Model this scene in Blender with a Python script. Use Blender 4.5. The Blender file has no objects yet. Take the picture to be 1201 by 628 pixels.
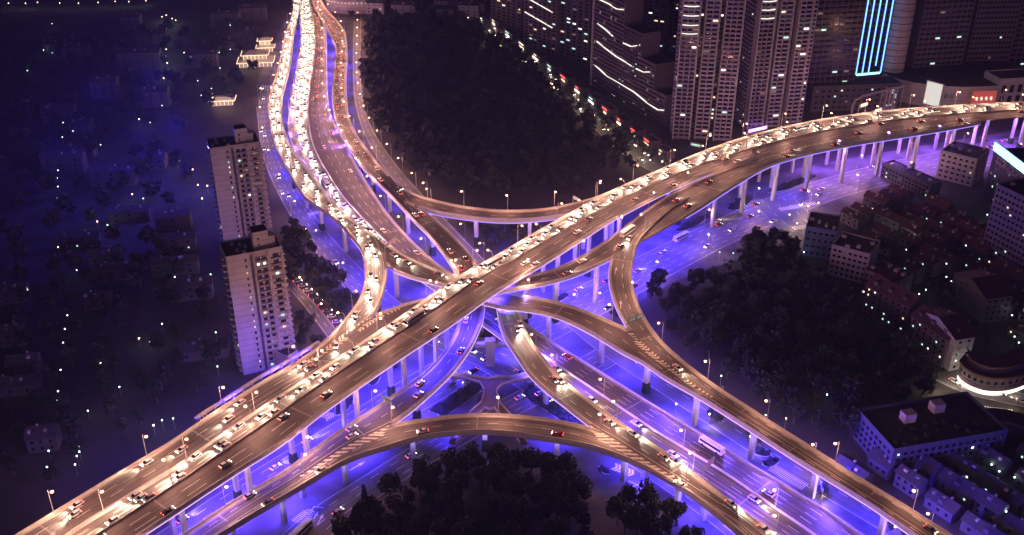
import bpy, bmesh, math, random
import numpy as np
from mathutils import Vector, Matrix
R = math.radians
random.seed(7); rng = np.random.default_rng(11)
sc = bpy.context.scene
COL = sc.collection

# ------------------------------------------------------------------ camera
CAMZ, PITCH, FOC = 260.0, R(28.76), 1190.0          # metres, downwards pitch, focal length in photo pixels
cam_d = bpy.data.cameras.new('camera'); cam = bpy.data.objects.new('camera', cam_d); COL.objects.link(cam)
cam.location = (0, 0, CAMZ); cam.rotation_euler = (R(90) - PITCH, 0, 0)
cam_d.sensor_width = 36; cam_d.lens = FOC / 1201 * 36; cam_d.clip_start = 1; cam_d.clip_end = 9000
sc.camera = cam

# ------------------------------------------------------------------ world: night sky over a lit city, faint skyline glow
w = bpy.data.worlds.new('World'); sc.world = w; w.use_nodes = True
bg = w.node_tree.nodes['Background']
bg.inputs[0].default_value = (0.30, 0.12, 0.62, 1); bg.inputs[1].default_value = 0.042
sd = bpy.data.lights.new('skyline_glow', 'SUN'); sun = bpy.data.objects.new('skyline_glow', sd); COL.objects.link(sun)
sd.energy = 0.15; sd.angle = R(35); sd.color = (.92, 0.60, 1.0)
sun.rotation_euler = (R(76), 0, R(-14))
vs = sc.view_settings
vs.view_transform = 'Standard'; vs.look = 'None'; vs.exposure = 0.0; vs.gamma = 1.0; vs.use_curve_mapping = False
sc.render.engine = 'CYCLES'
cy = sc.cycles
cy.use_denoising = True
try: cy.denoiser = 'OPENIMAGEDENOISE'
except Exception: pass
cy.use_light_tree = True; cy.max_bounces = 4; cy.diffuse_bounces = 2; cy.glossy_bounces = 2; cy.volume_bounces = 0
cy.sample_clamp_indirect = 4; cy.caustics_reflective = False; cy.caustics_refractive = False
sc.render.use_persistent_data = False

# ------------------------------------------------------------------ projection helpers (a pixel of the photograph at a height -> a point of the place)
CP, SP = math.cos(PITCH), math.sin(PITCH)
def W(px, py, z=0.0):
    xc = (px - 600.5) / FOC; yc = (314 - py) / FOC
    d = (xc, CP + yc * SP, -SP + yc * CP)
    t = (CAMZ - z) / (-d[2])
    return Vector((d[0] * t, d[1] * t, z))
def PX(p):
    x, y, z = p[0], p[1], p[2] - CAMZ
    dep = y * CP - z * SP
    return 600.5 + FOC * x / dep, 314 - FOC * (y * SP + z * CP) / dep

# ------------------------------------------------------------------ tagging and linking
def tag(o, label=None, cat=None, group=None, kind=None):
    if label: o['label'] = label
    if cat: o['category'] = cat
    if group: o['group'] = group
    if kind: o['kind'] = kind
    return o
def empty(name, loc=(0, 0, 0), rz=0.0, label=None, cat=None, group=None):
    o = bpy.data.objects.new(name, None); COL.objects.link(o)
    o.location = loc; o.rotation_euler = (0, 0, rz); o.empty_display_size = 0.5
    return tag(o, label, cat, group)
def link(name, me, parent=None, loc=None, rz=0.0, scale=None):
    o = bpy.data.objects.new(name, me); COL.objects.link(o)
    if parent is not None: o.parent = parent
    if loc is not None: o.location = loc
    if rz: o.rotation_euler = (0, 0, rz)
    if scale is not None: o.scale = scale
    return o
def copy_tree(o, parent=None):
    c = o.copy(); COL.objects.link(c); c.parent = parent
    for ch in list(o.children): copy_tree(ch, c)
    return c
ORD = ['first', 'second', 'third', 'fourth', 'fifth', 'sixth', 'seventh', 'eighth', 'ninth', 'tenth', 'eleventh', 'twelfth',
       'thirteenth', 'fourteenth', 'fifteenth', 'sixteenth', 'seventeenth', 'eighteenth', 'nineteenth', 'twentieth']
def nth(i):
    if i < 20: return ORD[i]
    n = i + 1
    return '%d%s' % (n, {1: 'st', 2: 'nd', 3: 'rd'}.get(n % 10 if n % 100 not in (11, 12, 13) else 0, 'th'))
def wloc(o):
    return o.location
def ordlabel(objs, fmt, cat, group, key='left'):
    """fmt holds {n} (first, second ...); counted in the photograph from the left or from the top (farthest first)"""
    objs = sorted(objs, key=lambda o: PX(wloc(o))[0] if key == 'left' else PX(wloc(o))[1])
    for i, o in enumerate(objs): tag(o, fmt.format(n=nth(i)), cat, group)

# ------------------------------------------------------------------ materials
MATS = {}
def new_mat(name):
    m = bpy.data.materials.new(name); m.use_nodes = True
    nt = m.node_tree; b = nt.nodes['Principled BSDF']
    MATS[name] = m
    return m, nt, b
def mat(name, col, rough=0.8, metal=0.0, var=0.25, scale=0.6, spec=0.3, bump=0.0):
    """plain procedural surface: base colour mottled by noise"""
    m, nt, b = new_mat(name)
    n = nt.nodes.new('ShaderNodeTexNoise'); n.inputs['Scale'].default_value = scale; n.inputs['Detail'].default_value = 5
    tc = nt.nodes.new('ShaderNodeTexCoord'); nt.links.new(tc.outputs['Object'], n.inputs['Vector'])
    cr = nt.nodes.new('ShaderNodeValToRGB')
    cr.color_ramp.elements[0].position = 0.3; cr.color_ramp.elements[1].position = 0.7
    cr.color_ramp.elements[0].color = [c * (1 - var) for c in col] + [1]
    cr.color_ramp.elements[1].color = [min(1, c * (1 + var)) for c in col] + [1]
    nt.links.new(n.outputs['Fac'], cr.inputs['Fac']); nt.links.new(cr.outputs['Color'], b.inputs['Base Color'])
    b.inputs['Roughness'].default_value = rough; b.inputs['Metallic'].default_value = metal
    b.inputs['Specular IOR Level'].default_value = spec
    return m
def emit(name, col, strength, sample=False):
    m, nt, b = new_mat(name)
    b.inputs['Base Color'].default_value = (0.02, 0.02, 0.02, 1)
    b.inputs['Emission Color'].default_value = (*col, 1); b.inputs['Emission Strength'].default_value = strength
    m.cycles.emission_sampling = 'AUTO' if sample else 'NONE'
    return m
def asphalt(name, col, streak=0.35, light=None):
    """asphalt with wheel-track wear, heightened to imitate light trails, running along the road (UV: u across in m, v along in m) and patch joints"""
    m, nt, b = new_mat(name)
    N = nt.nodes.new; L = nt.links.new
    uv = N('ShaderNodeUVMap'); uv.uv_map = 'UVMap'
    mp = N('ShaderNodeMapping'); mp.inputs['Scale'].default_value = (2.3, 0.007, 1)
    L(uv.outputs[0], mp.inputs[0])
    n1 = N('ShaderNodeTexNoise'); n1.inputs['Scale'].default_value = 1.0; n1.inputs['Detail'].default_value = 4; L(mp.outputs[0], n1.inputs['Vector'])
    r1 = N('ShaderNodeValToRGB'); r1.color_ramp.elements[0].position = 0.36; r1.color_ramp.elements[1].position = 0.66
    r1.color_ramp.elements[0].color = [c * (1 - streak) for c in col] + [1]
    r1.color_ramp.elements[1].color = [c * (1 + streak * 1.6) for c in (light or col)] + [1]
    L(n1.outputs['Fac'], r1.inputs['Fac'])
    tc = N('ShaderNodeTexCoord')
    n2 = N('ShaderNodeTexNoise'); n2.inputs['Scale'].default_value = 0.09; n2.inputs['Detail'].default_value = 6; L(tc.outputs['Object'], n2.inputs['Vector'])
    r2 = N('ShaderNodeValToRGB'); r2.color_ramp.elements[0].position = 0.35; r2.color_ramp.elements[1].position = 0.7
    r2.color_ramp.elements[0].color = (0.72, 0.72, 0.72, 1); r2.color_ramp.elements[1].color = (1.2, 1.2, 1.2, 1)
    L(n2.outputs['Fac'], r2.inputs['Fac'])
    mx = N('ShaderNodeMix'); mx.data_type = 'RGBA'; mx.blend_type = 'MULTIPLY'; mx.inputs[0].default_value = 1
    L(r1.outputs[0], mx.inputs[6]); L(r2.outputs[0], mx.inputs[7]); L(mx.outputs[2], b.inputs['Base Color'])
    b.inputs['Roughness'].default_value = 0.55; b.inputs['Specular IOR Level'].default_value = 0.4
    return m
ASPH = asphalt('deck_asphalt', (0.105, 0.082, 0.076), 0.55)
ASPHW = asphalt('worn_deck_asphalt', (0.135, 0.113, 0.098), 0.62)  # strong pale streaks: wear plus headlight trails painted into the colour
ASPHG = asphalt('street_asphalt', (0.13, 0.125, 0.13), 0.22)
CONC = mat('concrete', (0.42, 0.39, 0.36), 0.85, var=0.14, scale=0.5)
PARA = mat('parapet_concrete', (0.52, 0.46, 0.40), 0.8, var=0.12, scale=0.7)
PIER = mat('pier_concrete', (0.50, 0.48, 0.47), 0.85, var=0.12, scale=0.35)
PIERD = mat('pier_creeper', (0.035, 0.05, 0.03), 0.95, var=0.4, scale=2.0)
PAINT = mat('road_paint', (0.72, 0.70, 0.64), 0.6, var=0.16, scale=1.5)
PAINTY = mat('gore_paint', (0.80, 0.72, 0.58), 0.6, var=0.18, scale=1.5)
JOINT = mat('joint_steel', (0.30, 0.28, 0.26), 0.5, metal=0.3, var=0.2)
STEEL = mat('galvanised_steel', (0.38, 0.37, 0.36), 0.45, metal=0.6, var=0.1)
LAMP = emit('lamp_glow_warm', (1.0, 0.50, 0.25), 9)
LAMPC = emit('lamp_glow_cool', (0.75, 1.0, 0.88), 4)
LED = emit('led_strip_blue', (0.32, 0.22, 1.0), 2.6)
LEDW = emit('led_strip_violet', (0.75, 0.45, 1.0), 1.7)
HEADL = emit('headlight_glow', (1.0, 0.86, 0.68), 16)
TAILL = emit('tail_light_glow', (1.0, 0.10, 0.05), 9)
GLASS = mat('dark_window_glass', (0.012, 0.012, 0.016), 0.12, var=0.3, spec=0.5)
BARK = mat('bark', (0.09, 0.065, 0.045), 0.95, var=0.3, scale=3)
SOIL = mat('ground_soil', (0.055, 0.05, 0.048), 0.95, var=0.4, scale=0.03)
def leafmat(name, a, b_):
    m, nt, b = new_mat(name)
    tc = nt.nodes.new('ShaderNodeTexCoord'); n = nt.nodes.new('ShaderNodeTexNoise'); n.inputs['Scale'].default_value = 0.8
    nt.links.new(tc.outputs['Object'], n.inputs['Vector'])
    cr = nt.nodes.new('ShaderNodeValToRGB'); cr.color_ramp.elements[0].position = 0.35; cr.color_ramp.elements[1].position = 0.65
    cr.color_ramp.elements[0].color = (*a, 1); cr.color_ramp.elements[1].color = (*b_, 1)
    nt.links.new(n.outputs['Fac'], cr.inputs['Fac']); nt.links.new(cr.outputs[0], b.inputs['Base Color'])
    b.inputs['Roughness'].default_value = 0.7; b.inputs['Specular IOR Level'].default_value = 0.2
    return m
LEAF = leafmat('leaf', (0.018, 0.022, 0.02), (0.042, 0.048, 0.036))
LEAFD = leafmat('leaf_dark', (0.025, 0.032, 0.02), (0.045, 0.055, 0.03))
GRASS = leafmat('grass', (0.03, 0.05, 0.02), (0.06, 0.08, 0.03))

# ------------------------------------------------------------------ mesh builder
class MB:
    def __init__(s): s.v = []; s.f = []; s.m = []; s.uv = None
    def quad(s, a, b, c, d, m=0):
        i = len(s.v); s.v += [a, b, c, d]; s.f.append((i, i + 1, i + 2, i + 3)); s.m.append(m)
    def poly(s, pts, m=0):
        i = len(s.v); s.v += list(pts); s.f.append(tuple(range(i, i + len(pts)))); s.m.append(m)
    def box(s, c, size, rz=0.0, m=0, top=None):
        """box centred at c=(x,y,zmid); top=(sx,sy) tapers the top face"""
        hx, hy, hz = size[0] / 2, size[1] / 2, size[2] / 2
        tx, ty = (hx, hy) if top is None else (top[0] / 2, top[1] / 2)
        ca, sa = math.cos(rz), math.sin(rz)
        P = []
        for (x, y, z) in ((-hx, -hy, -hz), (hx, -hy, -hz), (hx, hy, -hz), (-hx, hy, -hz), (-tx, -ty, hz), (tx, -ty, hz), (tx, ty, hz), (-tx, ty, hz)):
            P.append((c[0] + x * ca - y * sa, c[1] + x * sa + y * ca, c[2] + z))
        i = len(s.v); s.v += P
        for f in ((0, 3, 2, 1), (4, 5, 6, 7), (0, 1, 5, 4), (1, 2, 6, 5), (2, 3, 7, 6), (3, 0, 4, 7)):
            s.f.append(tuple(i + k for k in f)); s.m.append(m)
    def tube(s, a, b, ra, rb, n=6, m=0, cap=True):
        a = Vector(a); b = Vector(b); d = (b - a).normalized()
        u = d.cross(Vector((0, 0, 1))); u = Vector((1, 0, 0)) if u.length < 1e-3 else u.normalized()
        v = d.cross(u); i = len(s.v)
        for (p, r) in ((a, ra), (b, rb)):
            for k in range(n):
                t = 2 * math.pi * k / n; s.v.append(tuple(p + u * (r * math.cos(t)) + v * (r * math.sin(t))))
        for k in range(n):
            s.f.append((i + k, i + (k + 1) % n, i + n + (k + 1) % n, i + n + k)); s.m.append(m)
        if cap: s.f.append(tuple(i + n + k for k in range(n))); s.m.append(m)
    def ball(s, c, r, n=8, k=5, m=0, sz=1.0):
        i = len(s.v)
        for a in range(1, k):
            t = math.pi * a / k
            for b in range(n):
                u = 2 * math.pi * b / n
                s.v.append((c[0] + r * math.sin(t) * math.cos(u), c[1] + r * math.sin(t) * math.sin(u), c[2] + r * sz * math.cos(t)))
        s.v += [(c[0], c[1], c[2] + r * sz), (c[0], c[1], c[2] - r * sz)]
        T, B = i + (k - 1) * n, i + (k - 1) * n + 1
        for a in range(k - 2):
            for b in range(n):
                s.f.append((i + a * n + b, i + (a + 1) * n + b, i + (a + 1) * n + (b + 1) % n, i + a * n + (b + 1) % n)); s.m.append(m)
        for b in range(n):
            s.f.append((T, i + b, i + (b + 1) % n)); s.f.append((B, i + (k - 2) * n + (b + 1) % n, i + (k - 2) * n + b)); s.m += [m, m]
    def mesh(s, name, mats):
        me = bpy.data.meshes.new(name); me.from_pydata([tuple(p) for p in s.v], [], s.f)
        for mm in (mats if isinstance(mats, (list, tuple)) else [mats]): me.materials.append(mm)
        if any(s.m): me.polygons.foreach_set('material_index', s.m)
        if s.uv is not None:
            l = me.uv_layers.new(name='UVMap')
            uvs = np.array([s.uv[v] for f in s.f for v in f], dtype=np.float32).ravel()
            l.data.foreach_set('uv', uvs)
        me.update(); return me
    def obj(s, name, mats, parent=None, smooth=False, **k):
        me = s.mesh(name, mats)
        if smooth: me.polygons.foreach_set('use_smooth', [True] * len(me.polygons))
        return link(name, me, parent, **k)

def catmull(P, n=12):
    P = [Vector(p) for p in P]; P = [2 * P[0] - P[1]] + P + [2 * P[-1] - P[-2]]; out = []
    for i in range(1, len(P) - 2):
        p0, p1, p2, p3 = P[i - 1:i + 3]
        # centripetal-ish: scale tangents by neighbouring lengths
        d1 = (p2 - p1).length; da = (p1 - p0).length or 1; db = (p3 - p2).length or 1
        m1 = (p2 - p0) / (da + d1) * d1; m2 = (p3 - p1) / (db + d1) * d1
        for k in range(n):
            t = k / n; t2, t3 = t * t, t * t * t
            out.append((2 * t3 - 3 * t2 + 1) * p1 + (t3 - 2 * t2 + t) * m1 + (-2 * t3 + 3 * t2) * p2 + (t3 - t2) * m2)
    out.append(P[-2]); return out
def resample(P, step):
    A = np.array([tuple(p) for p in P]); d = np.r_[0, np.cumsum(np.linalg.norm(np.diff(A, axis=0), axis=1))]
    n = max(2, int(round(d[-1] / step)) + 1); s = np.linspace(0, d[-1], n)
    return np.stack([np.interp(s, d, A[:, k]) for k in range(3)], 1), s
def smooth(A, k=2, it=2):
    A = A.copy()
    for _ in range(it):
        B = A.copy(); B[1:-1] = (A[:-2] + 2 * A[1:-1] + A[2:]) / 4; A = B
    return A
def zfun(tab, axis):
    xs = [a for a, _ in tab]; zs = [b for _, b in tab]
    return lambda x, y: float(np.interp(y if axis == 'y' else x, xs, zs))

class Ribbon:
    """two pixel polylines + a height function -> matched stations in the place"""
    def __init__(s, U, L, zf, step=4.0):
        s.U, s.s = resample(catmull([W(x, y, zf(x, y)) for x, y in U]), step)
        Ld, _ = resample(catmull([W(x, y, zf(x, y)) for x, y in L]), 0.5)
        j = 0; idx = []
        for p in s.U:
            hi = min(len(Ld), j + 120); seg = Ld[j:hi]
            if not idx: seg = Ld[:400]; 
            k = int(np.argmin(np.linalg.norm(seg[:, :2] - p[:2], axis=1))) + (j if idx else 0)
            idx.append(k); j = k
        idx[-1] = len(Ld) - 1 if np.linalg.norm(Ld[-1] - s.U[-1]) < 45 else idx[-1]
        fi = np.array(idx, float)
        for _ in range(6): fi[1:-1] = (fi[:-2] + 2 * fi[1:-1] + fi[2:]) / 4
        s.L = np.stack([np.interp(fi, np.arange(len(Ld)), Ld[:, k]) for k in range(3)], 1)
        s.U = smooth(s.U); s.L = smooth(s.L)
        s.C = (s.U + s.L) / 2; s.n = len(s.U)
        s.len = np.r_[0, np.cumsum(np.linalg.norm(np.diff(s.C, axis=0), axis=1))]
        t = np.gradient(s.C, axis=0); t[:, 2] = 0; s.T = t / np.linalg.norm(t, axis=1)[:, None]
        a = s.L - s.U; a[:, 2] = 0; s.wid = np.linalg.norm(a, axis=1); s.A = a / np.maximum(s.wid, 1e-6)[:, None]   # across, from U to L
        s.poly = np.vstack([s.U[:, :2], s.L[::-1, :2]])
        s.zmin = float(s.C[:, 2].min())
    def at(s, d, f):
        """point at distance d along, fraction f across"""
        g = np.interp(d, s.len, np.arange(s.n)); i = int(min(g, s.n - 2)); k = g - i
        p = (s.U[i] * (1 - f) + s.L[i] * f) * (1 - k) + (s.U[i + 1] * (1 - f) + s.L[i + 1] * f) * k
        q = (s.U[i + 1] * (1 - f) + s.L[i + 1] * f) - (s.U[i] * (1 - f) + s.L[i] * f)
        return Vector(p), Vector(q).normalized()
    def inside(s, x, y):
        P = s.poly; x1, y1 = P[:, 0], P[:, 1]; x2, y2 = np.roll(x1, -1), np.roll(y1, -1)
        c = ((y1 > y) != (y2 > y)) & (x < (x2 - x1) * (y - y1) / (y2 - y1 + 1e-12) + x1)
        return bool(c.sum() % 2)
    def near(s, x, y, m):
        return any(s.inside(x + dx, y + dy) for dx, dy in ((0, 0), (m, 0), (-m, 0), (0, m), (0, -m)))
    def zat(s, x, y):
        i = int(np.argmin((s.C[:, 0] - x) ** 2 + (s.C[:, 1] - y) ** 2)); return float(s.C[i, 2])

def strip(mb, A, B, uA=None, uB=None, v=None, m=0, flip=False):
    """quad strip between two (n,3) arrays, sharing vertices"""
    i = len(mb.v); n = len(A)
    mb.v += [tuple(p) for p in A] + [tuple(p) for p in B]
    if mb.uv is not None:
        mb.uv += [(uA[k], v[k]) for k in range(n)] + [(uB[k], v[k]) for k in range(n)]
    for k in range(n - 1):
        f = (i + k, i + k + 1, i + n + k + 1, i + n + k)
        mb.f.append(f[::-1] if flip else f); mb.m.append(m)
# ------------------------------------------------------------------ road network: edges read off the photograph, each at its own height
zM = zfun([(60, 24.5), (350, 28), (560, 31), (700, 30.5), (900, 28), (1201, 26)], 'x')
zB = zfun([(380, 24), (470, 24.3), (560, 25.5), (740, 25.8), (800, 26.6), (890, 27.9), (1201, 26)], 'x')
def zR(x, y):
    if x < 455 and y > 305: return float(np.interp(y, [305, 371, 628], [21.0, 23.9, 23.8]))
    return float(np.interp(y, [-10, 60, 150, 300, 340, 390, 500, 628], [12.5, 13, 16, 21, 19.6, 18.2, 15.5, 14]))
def zS(x, y): return float(np.interp(y, [220, 256, 300, 345, 390, 500, 628], [26.9, 26.2, 25.8, 21.8, 18.2, 15.5, 14]))
zD = zfun([(-10, 11.5), (60, 12.5), (150, 15), (241, 18), (330, 15.8), (361, 14.5), (400, 13.6), (628, 13.2)], 'y')
zA = zfun([(450, 17.6), (490, 18), (600, 21), (660, 23.5), (720, 28.2), (774, 29.4)], 'x')
zN = zfun([(-10, 9.5), (320, 8.5), (628, 8)], 'y')
zQ = lambda x, y: 13.3
MAIN_U = [(79, 628), (141, 590), (200, 553), (264, 508), (350, 451), (426, 402), (497, 354), (540, 324), (580, 302), (640, 267), (707, 230), (739, 215), (774, 200), (806, 186), (838, 173.5), (868, 163.5), (902, 154), (940, 145.5), (973, 139.5), (1033, 131.5), (1100, 126), (1215, 120.5), (1420, 118)]
MAIN_L = [(165, 628), (200, 605), (277, 554), (331, 520), (380, 482), (440, 440), (475, 416), (530, 380), (584, 341), (640, 308), (684, 280), (715, 260), (760, 236), (800, 217), (834, 203), (874, 190), (940, 172), (993, 161), (1047, 152.5), (1100, 146), (1150, 141), (1215, 137), (1420, 133)]
RM = Ribbon([(-190, 800), (40, 654)] + MAIN_U, [(-110, 812), (125, 654)] + MAIN_L, zM)
# B: eastern ramp leaving the main deck on the right, running left beneath it and joining the left group
B_U = [(1150, 141), (1100, 146), (1047, 152.5), (993, 161), (940, 172), (887, 188), (834, 206), (800, 222), (770, 239), (714, 281), (680, 303), (653, 316), (617, 325), (580, 333), (540, 341), (496, 352), (466, 361), (437, 371.5), (404, 394)]
B_L = [(1150, 145), (1100, 154), (1050, 162), (1001, 170), (940, 183), (900, 196), (860, 219), (817, 247), (745, 288), (716, 304), (703, 310), (680, 321.5), (653, 330), (627, 336), (600, 340), (560, 350), (520, 364), (500, 371), (470, 386), (430, 409)]
RB = Ribbon(B_U, B_L, zB)
S_U = [(831, 222), (792, 243), (762, 270), (749, 285), (743, 306), (741, 325), (745, 347), (753, 368), (772, 397), (791, 416), (817, 437), (850, 461), (880, 480), (902, 495), (949, 524), (1000, 557), (1058, 592), (1114, 628), (1150, 650), (1290, 738)]
GORE_RS = [(739.5, 388), (752, 402), (769, 418), (789, 434), (817, 455), (838, 467.5), (865, 484), (920, 517), (980, 555), (1037, 590.5), (1093, 628), (1127, 650), (1262, 738)]
S_L = [(800, 232), (770, 250), (745, 268), (728, 284), (719, 297.4), (715, 309), (713.7, 324), (716, 340), (722, 358), (729, 373)] + GORE_RS
RS = Ribbon(S_U, S_L, zS)
L_U = [(345, -6), (343, 17), (335, 39), (325, 84), (316, 113), (315, 140), (320, 164), (333, 193), (357, 232), (377, 246)]
L_R = [(353, -6), (350, 17), (345, 39), (340, 80), (331.5, 113), (331, 137), (338, 164), (347, 180), (367, 206), (398, 246)]
OUT_L = [(406, 270), (424, 292), (428, 310), (427, 334), (419, 357), (388, 395), (352, 424), (317, 443), (240, 492), (200, 520), (141, 555), (21, 628), (-20, 652)]
# inner edge of the left branch: nose at (454,312), down to the gore with B at (437,371), then the edge along the main deck
IN_L = [(454, 312), (452, 334), (447, 352), (437, 371), (404, 394), (378, 412)]
R_U = [(430, 271), (464, 295), (487, 307), (513, 318), (541, 326), (575, 335), (600, 345), (633, 350.7), (667, 359), (700, 371), (722, 381)] + GORE_RS
R_L = [(420, 290), (454, 313), (473, 322.5), (500, 330), (524, 336), (545, 346), (565, 356), (583, 360.5), (610, 363), (650, 370.5), (683, 385), (714, 403), (731, 414.5), (754, 425), (777, 442), (820, 466), (855, 488), (880, 504), (928, 535.7), (976, 565), (1023, 594), (1071, 628), (1105, 652), (1234, 740)]
RL1 = Ribbon(L_U + [(400, 264), (412, 278)], L_R + [(430, 271), (443, 280)], zR)             # north part of the left ramp, white traffic
RLA = Ribbon([(412, 278), (424, 293), (428, 310), (427, 334), (419, 357), (388, 395)], [(443, 280), (449, 294), (454, 312), (452, 334), (447, 352), (437, 371), (404, 394)], zR)
RR1 = Ribbon([(443, 280)] + R_U[1:], [(426, 292), (440, 303)] + R_L[1:], zR)
RLB = Ribbon([(388, 395), (352, 424), (317, 443), (240, 492), (200, 520), (141, 555), (21, 628), (-20, 652), (-240, 790)],
             [(404, 394), (430, 409)] + [(400, 427), (352, 458), (300, 492), (264, 516), (196, 556), (120, 602), (72, 634), (44, 654), (-186, 800)], lambda x, y: 23.8)
# D: right ramp from the north, forks under the crossing into F1 (left) and F2 (right)
D_U = [(361, -6), (370, 12), (378, 26), (389, 46), (394, 56), (391.7, 84), (389.7, 107), (391, 127), (396, 147), (404, 164), (412, 177), (428, 199.5), (460, 231.6), (490.5, 264), (500, 273), (516, 292), (528, 309.4), (536, 321.5), (541, 340), (541, 356), (540, 371), (529, 401.5), (509, 428), (483, 450.5), (454, 469.5), (430, 486), (390, 511.6), (337.6, 551), (269, 592), (215.5, 628), (180, 652), (20, 752)]
D_L = [(373, -6), (383.6, 12), (397, 27), (405, 40), (407, 67), (406, 84), (406, 107), (408, 131), (414, 149.6), (422, 164), (430, 175), (444.5, 194), (462, 213), (487, 241), (509, 257), (526, 271.6), (543, 289), (554, 302.5), (560, 315), (566, 330), (568, 345), (568, 364), (565, 379), (554, 404), (543, 421), (523, 445), (500, 466), (476, 486.6), (455, 500), (414, 518.5), (380, 540), (343, 565), (294.6, 594), (258.5, 618), (208, 652), (46, 756)]
RD = Ribbon(D_U, D_L, zD)
F_U = [(569, 322), (577, 340), (583.6, 364), (586, 381.5), (593, 399), (606, 417.6), (621, 440), (643, 460.6), (669, 481), (696, 502), (717, 513), (743, 530), (769, 547), (786, 557), (808, 571), (837, 590), (866, 608), (891, 628), (925, 652), (1050, 745)]
F_L = [(590, 316), (601, 340), (610, 364), (614, 379), (622, 399), (636, 418), (653.5, 440), (678, 460), (712, 485.6), (740, 505), (768, 523), (794, 541), (846, 581), (908, 628), (945, 652), (1078, 742)]
RF = Ribbon(F_U, F_L, zD)
Q_U = [(46, 756), (208, 652), (258.5, 618), (294.6, 594), (343, 565), (380, 540), (414, 518.5), (455, 500), (476, 496), (517.6, 490), (552, 487), (580, 486.7), (609, 489), (643, 492.4), (677.6, 499), (700, 505.5), (717, 513), (743, 530), (769, 547), (786, 557), (808, 571), (837, 590), (866, 608), (891, 628), (925, 652), (1050, 745)]
Q_L = [(66, 758), (222, 652), (265, 624), (303, 601), (344, 577), (380, 555), (414, 537), (457, 524), (490, 513.5), (540, 507), (574, 506.5), (609, 509), (643, 515), (686, 522), (726, 535), (760, 550), (795, 570), (813, 582), (840, 603), (870, 628), (900, 652), (1010, 748)]
RQ = Ribbon(Q_U, Q_L, zQ)
A_U = [(464, 215), (484, 228), (510, 236), (533, 241.5), (577, 247.5), (612, 248), (640, 246), (667, 241), (700, 232), (726, 221), (758, 207)]
A_L = [(470, 226), (487, 241.5), (507, 248), (526, 252), (574, 258), (612, 258.5), (640, 256), (661, 253), (700, 245), (740, 229), (775, 212)]
RA = Ribbon(A_U, A_L, zA)
N_U = [(353, -6), (351, 10), (352, 25), (353, 47), (351, 67), (348, 84), (343.5, 107), (340, 124), (338, 142), (339, 155), (346, 175), (362, 201), (385, 232), (410, 259), (440, 286), (470, 311), (505, 336), (535, 356), (560, 376), (590, 398), (620, 425), (660, 459), (700, 487), (743, 518), (791, 549), (855, 591), (910, 628), (945, 652), (1080, 745)]
N_L = [(373, -6), (377, 13), (382, 33), (383, 80), (384, 113), (388, 135), (395, 150), (402, 161), (416, 190), (430, 214), (450, 245), (466, 265), (484, 284), (505, 304), (526, 320), (560, 340), (590, 361), (614, 379), (647, 401.5), (683, 424), (734, 455.7), (777, 483), (812, 504), (840, 521), (880, 546), (932, 577), (960, 594), (1011, 628), (1045, 652), (1180, 742)]
RN = Ribbon(N_U, N_L, zN)
NMED = [(361, -6), (365, 11), (369, 33), (370, 47), (367.6, 75), (364, 100), (362, 117), (361, 133), (363, 150), (368, 172), (379, 194), (403, 232), (413, 243), (436, 267), (456, 287), (490, 316), (530, 345), (575, 378), (610, 400), (660, 433), (700, 460), (743, 489), (791, 520), (855, 558), (915, 601), (949, 623), (985, 650), (1120, 744)]

ALLR = [RM, RB, RS, RL1, RLA, RR1, RLB, RD, RF, RQ, RA, RN]

def fracfun(rib, pl, zf):
    """fraction across the ribbon of a pixel polyline (the median)"""
    P = np.array([tuple(p) for p in catmull([W(x, y, zf(x, y)) for x, y in pl])])
    fr = []
    for i in range(rib.n):
        d = P[:, :2] - rib.C[i, :2]; al = np.abs(d @ rib.T[i, :2]) + 0.02 * np.linalg.norm(d, axis=1)
        k = int(np.argmin(al)); fr.append(float((P[k, :2] - rib.U[i, :2]) @ rib.A[i, :2] / rib.wid[i]))
    fr = np.array(fr)
    for _ in range(6): fr[1:-1] = (fr[:-2] + 2 * fr[1:-1] + fr[2:]) / 4
    return np.clip(fr, 0.15, 0.85)
def runs(flags):
    out = []; i = 0
    while i < len(flags):
        if flags[i]:
            j = i
            while j + 1 < len(flags) and flags[j + 1]: j += 1
            if j > i: out.append((i, j + 1))
            i = j + 1
        else: i += 1
    return out
def offs(P, A, d, dz=0.0):
    Q = P + A * d; Q = Q.copy(); Q[:, 2] += dz; return Q
def parapet(rib, side, flag, parent, h=1.0, t=0.42, led=None, drop=1.15, mat_=PARA):
    E = rib.U if side == 'U' else rib.L; sg = 1 if side == 'U' else -1; A = rib.A * sg     # inward
    fl = [True] * rib.n if flag is True else [bool(flag(*PX(E[i]))) for i in range(rib.n)]
    mb = MB(); lb = MB(); ok = False
    for a, b in runs(fl):
        if b - a < 2: continue
        e, n = E[a:b], A[a:b]; ok = True
        strip(mb, offs(e, n, 1.15, .012), offs(e, n, t, .03))
        strip(mb, offs(e, n, t, .03), offs(e, n, t * .72, h))
        strip(mb, offs(e, n, t * .72, h), offs(e, n, t * .1, h))
        strip(mb, offs(e, n, t * .1, h), offs(e, n, 0, .2))
        strip(mb, offs(e, n, 0, .2), offs(e, n, -.12, .12))
        strip(mb, offs(e, n, -.12, .12), offs(e, n, -.12, -drop))
        strip(mb, offs(e, n, -.12, -drop), offs(e, n, .6, -drop))
        if led:
            strip(lb, offs(e, n, -.14, -drop + .05), offs(e, n, -.30, -drop + .02)); strip(lb, offs(e, n, -.30, -drop + .02), offs(e, n, -.30, -drop + .22)); strip(lb, offs(e, n, -.30, -drop + .22), offs(e, n, -.14, -drop + .25))
    if ok:
        o = mb.obj('parapet', mat_, parent)
        if led: lb.obj('led_strip', led, o)
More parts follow.
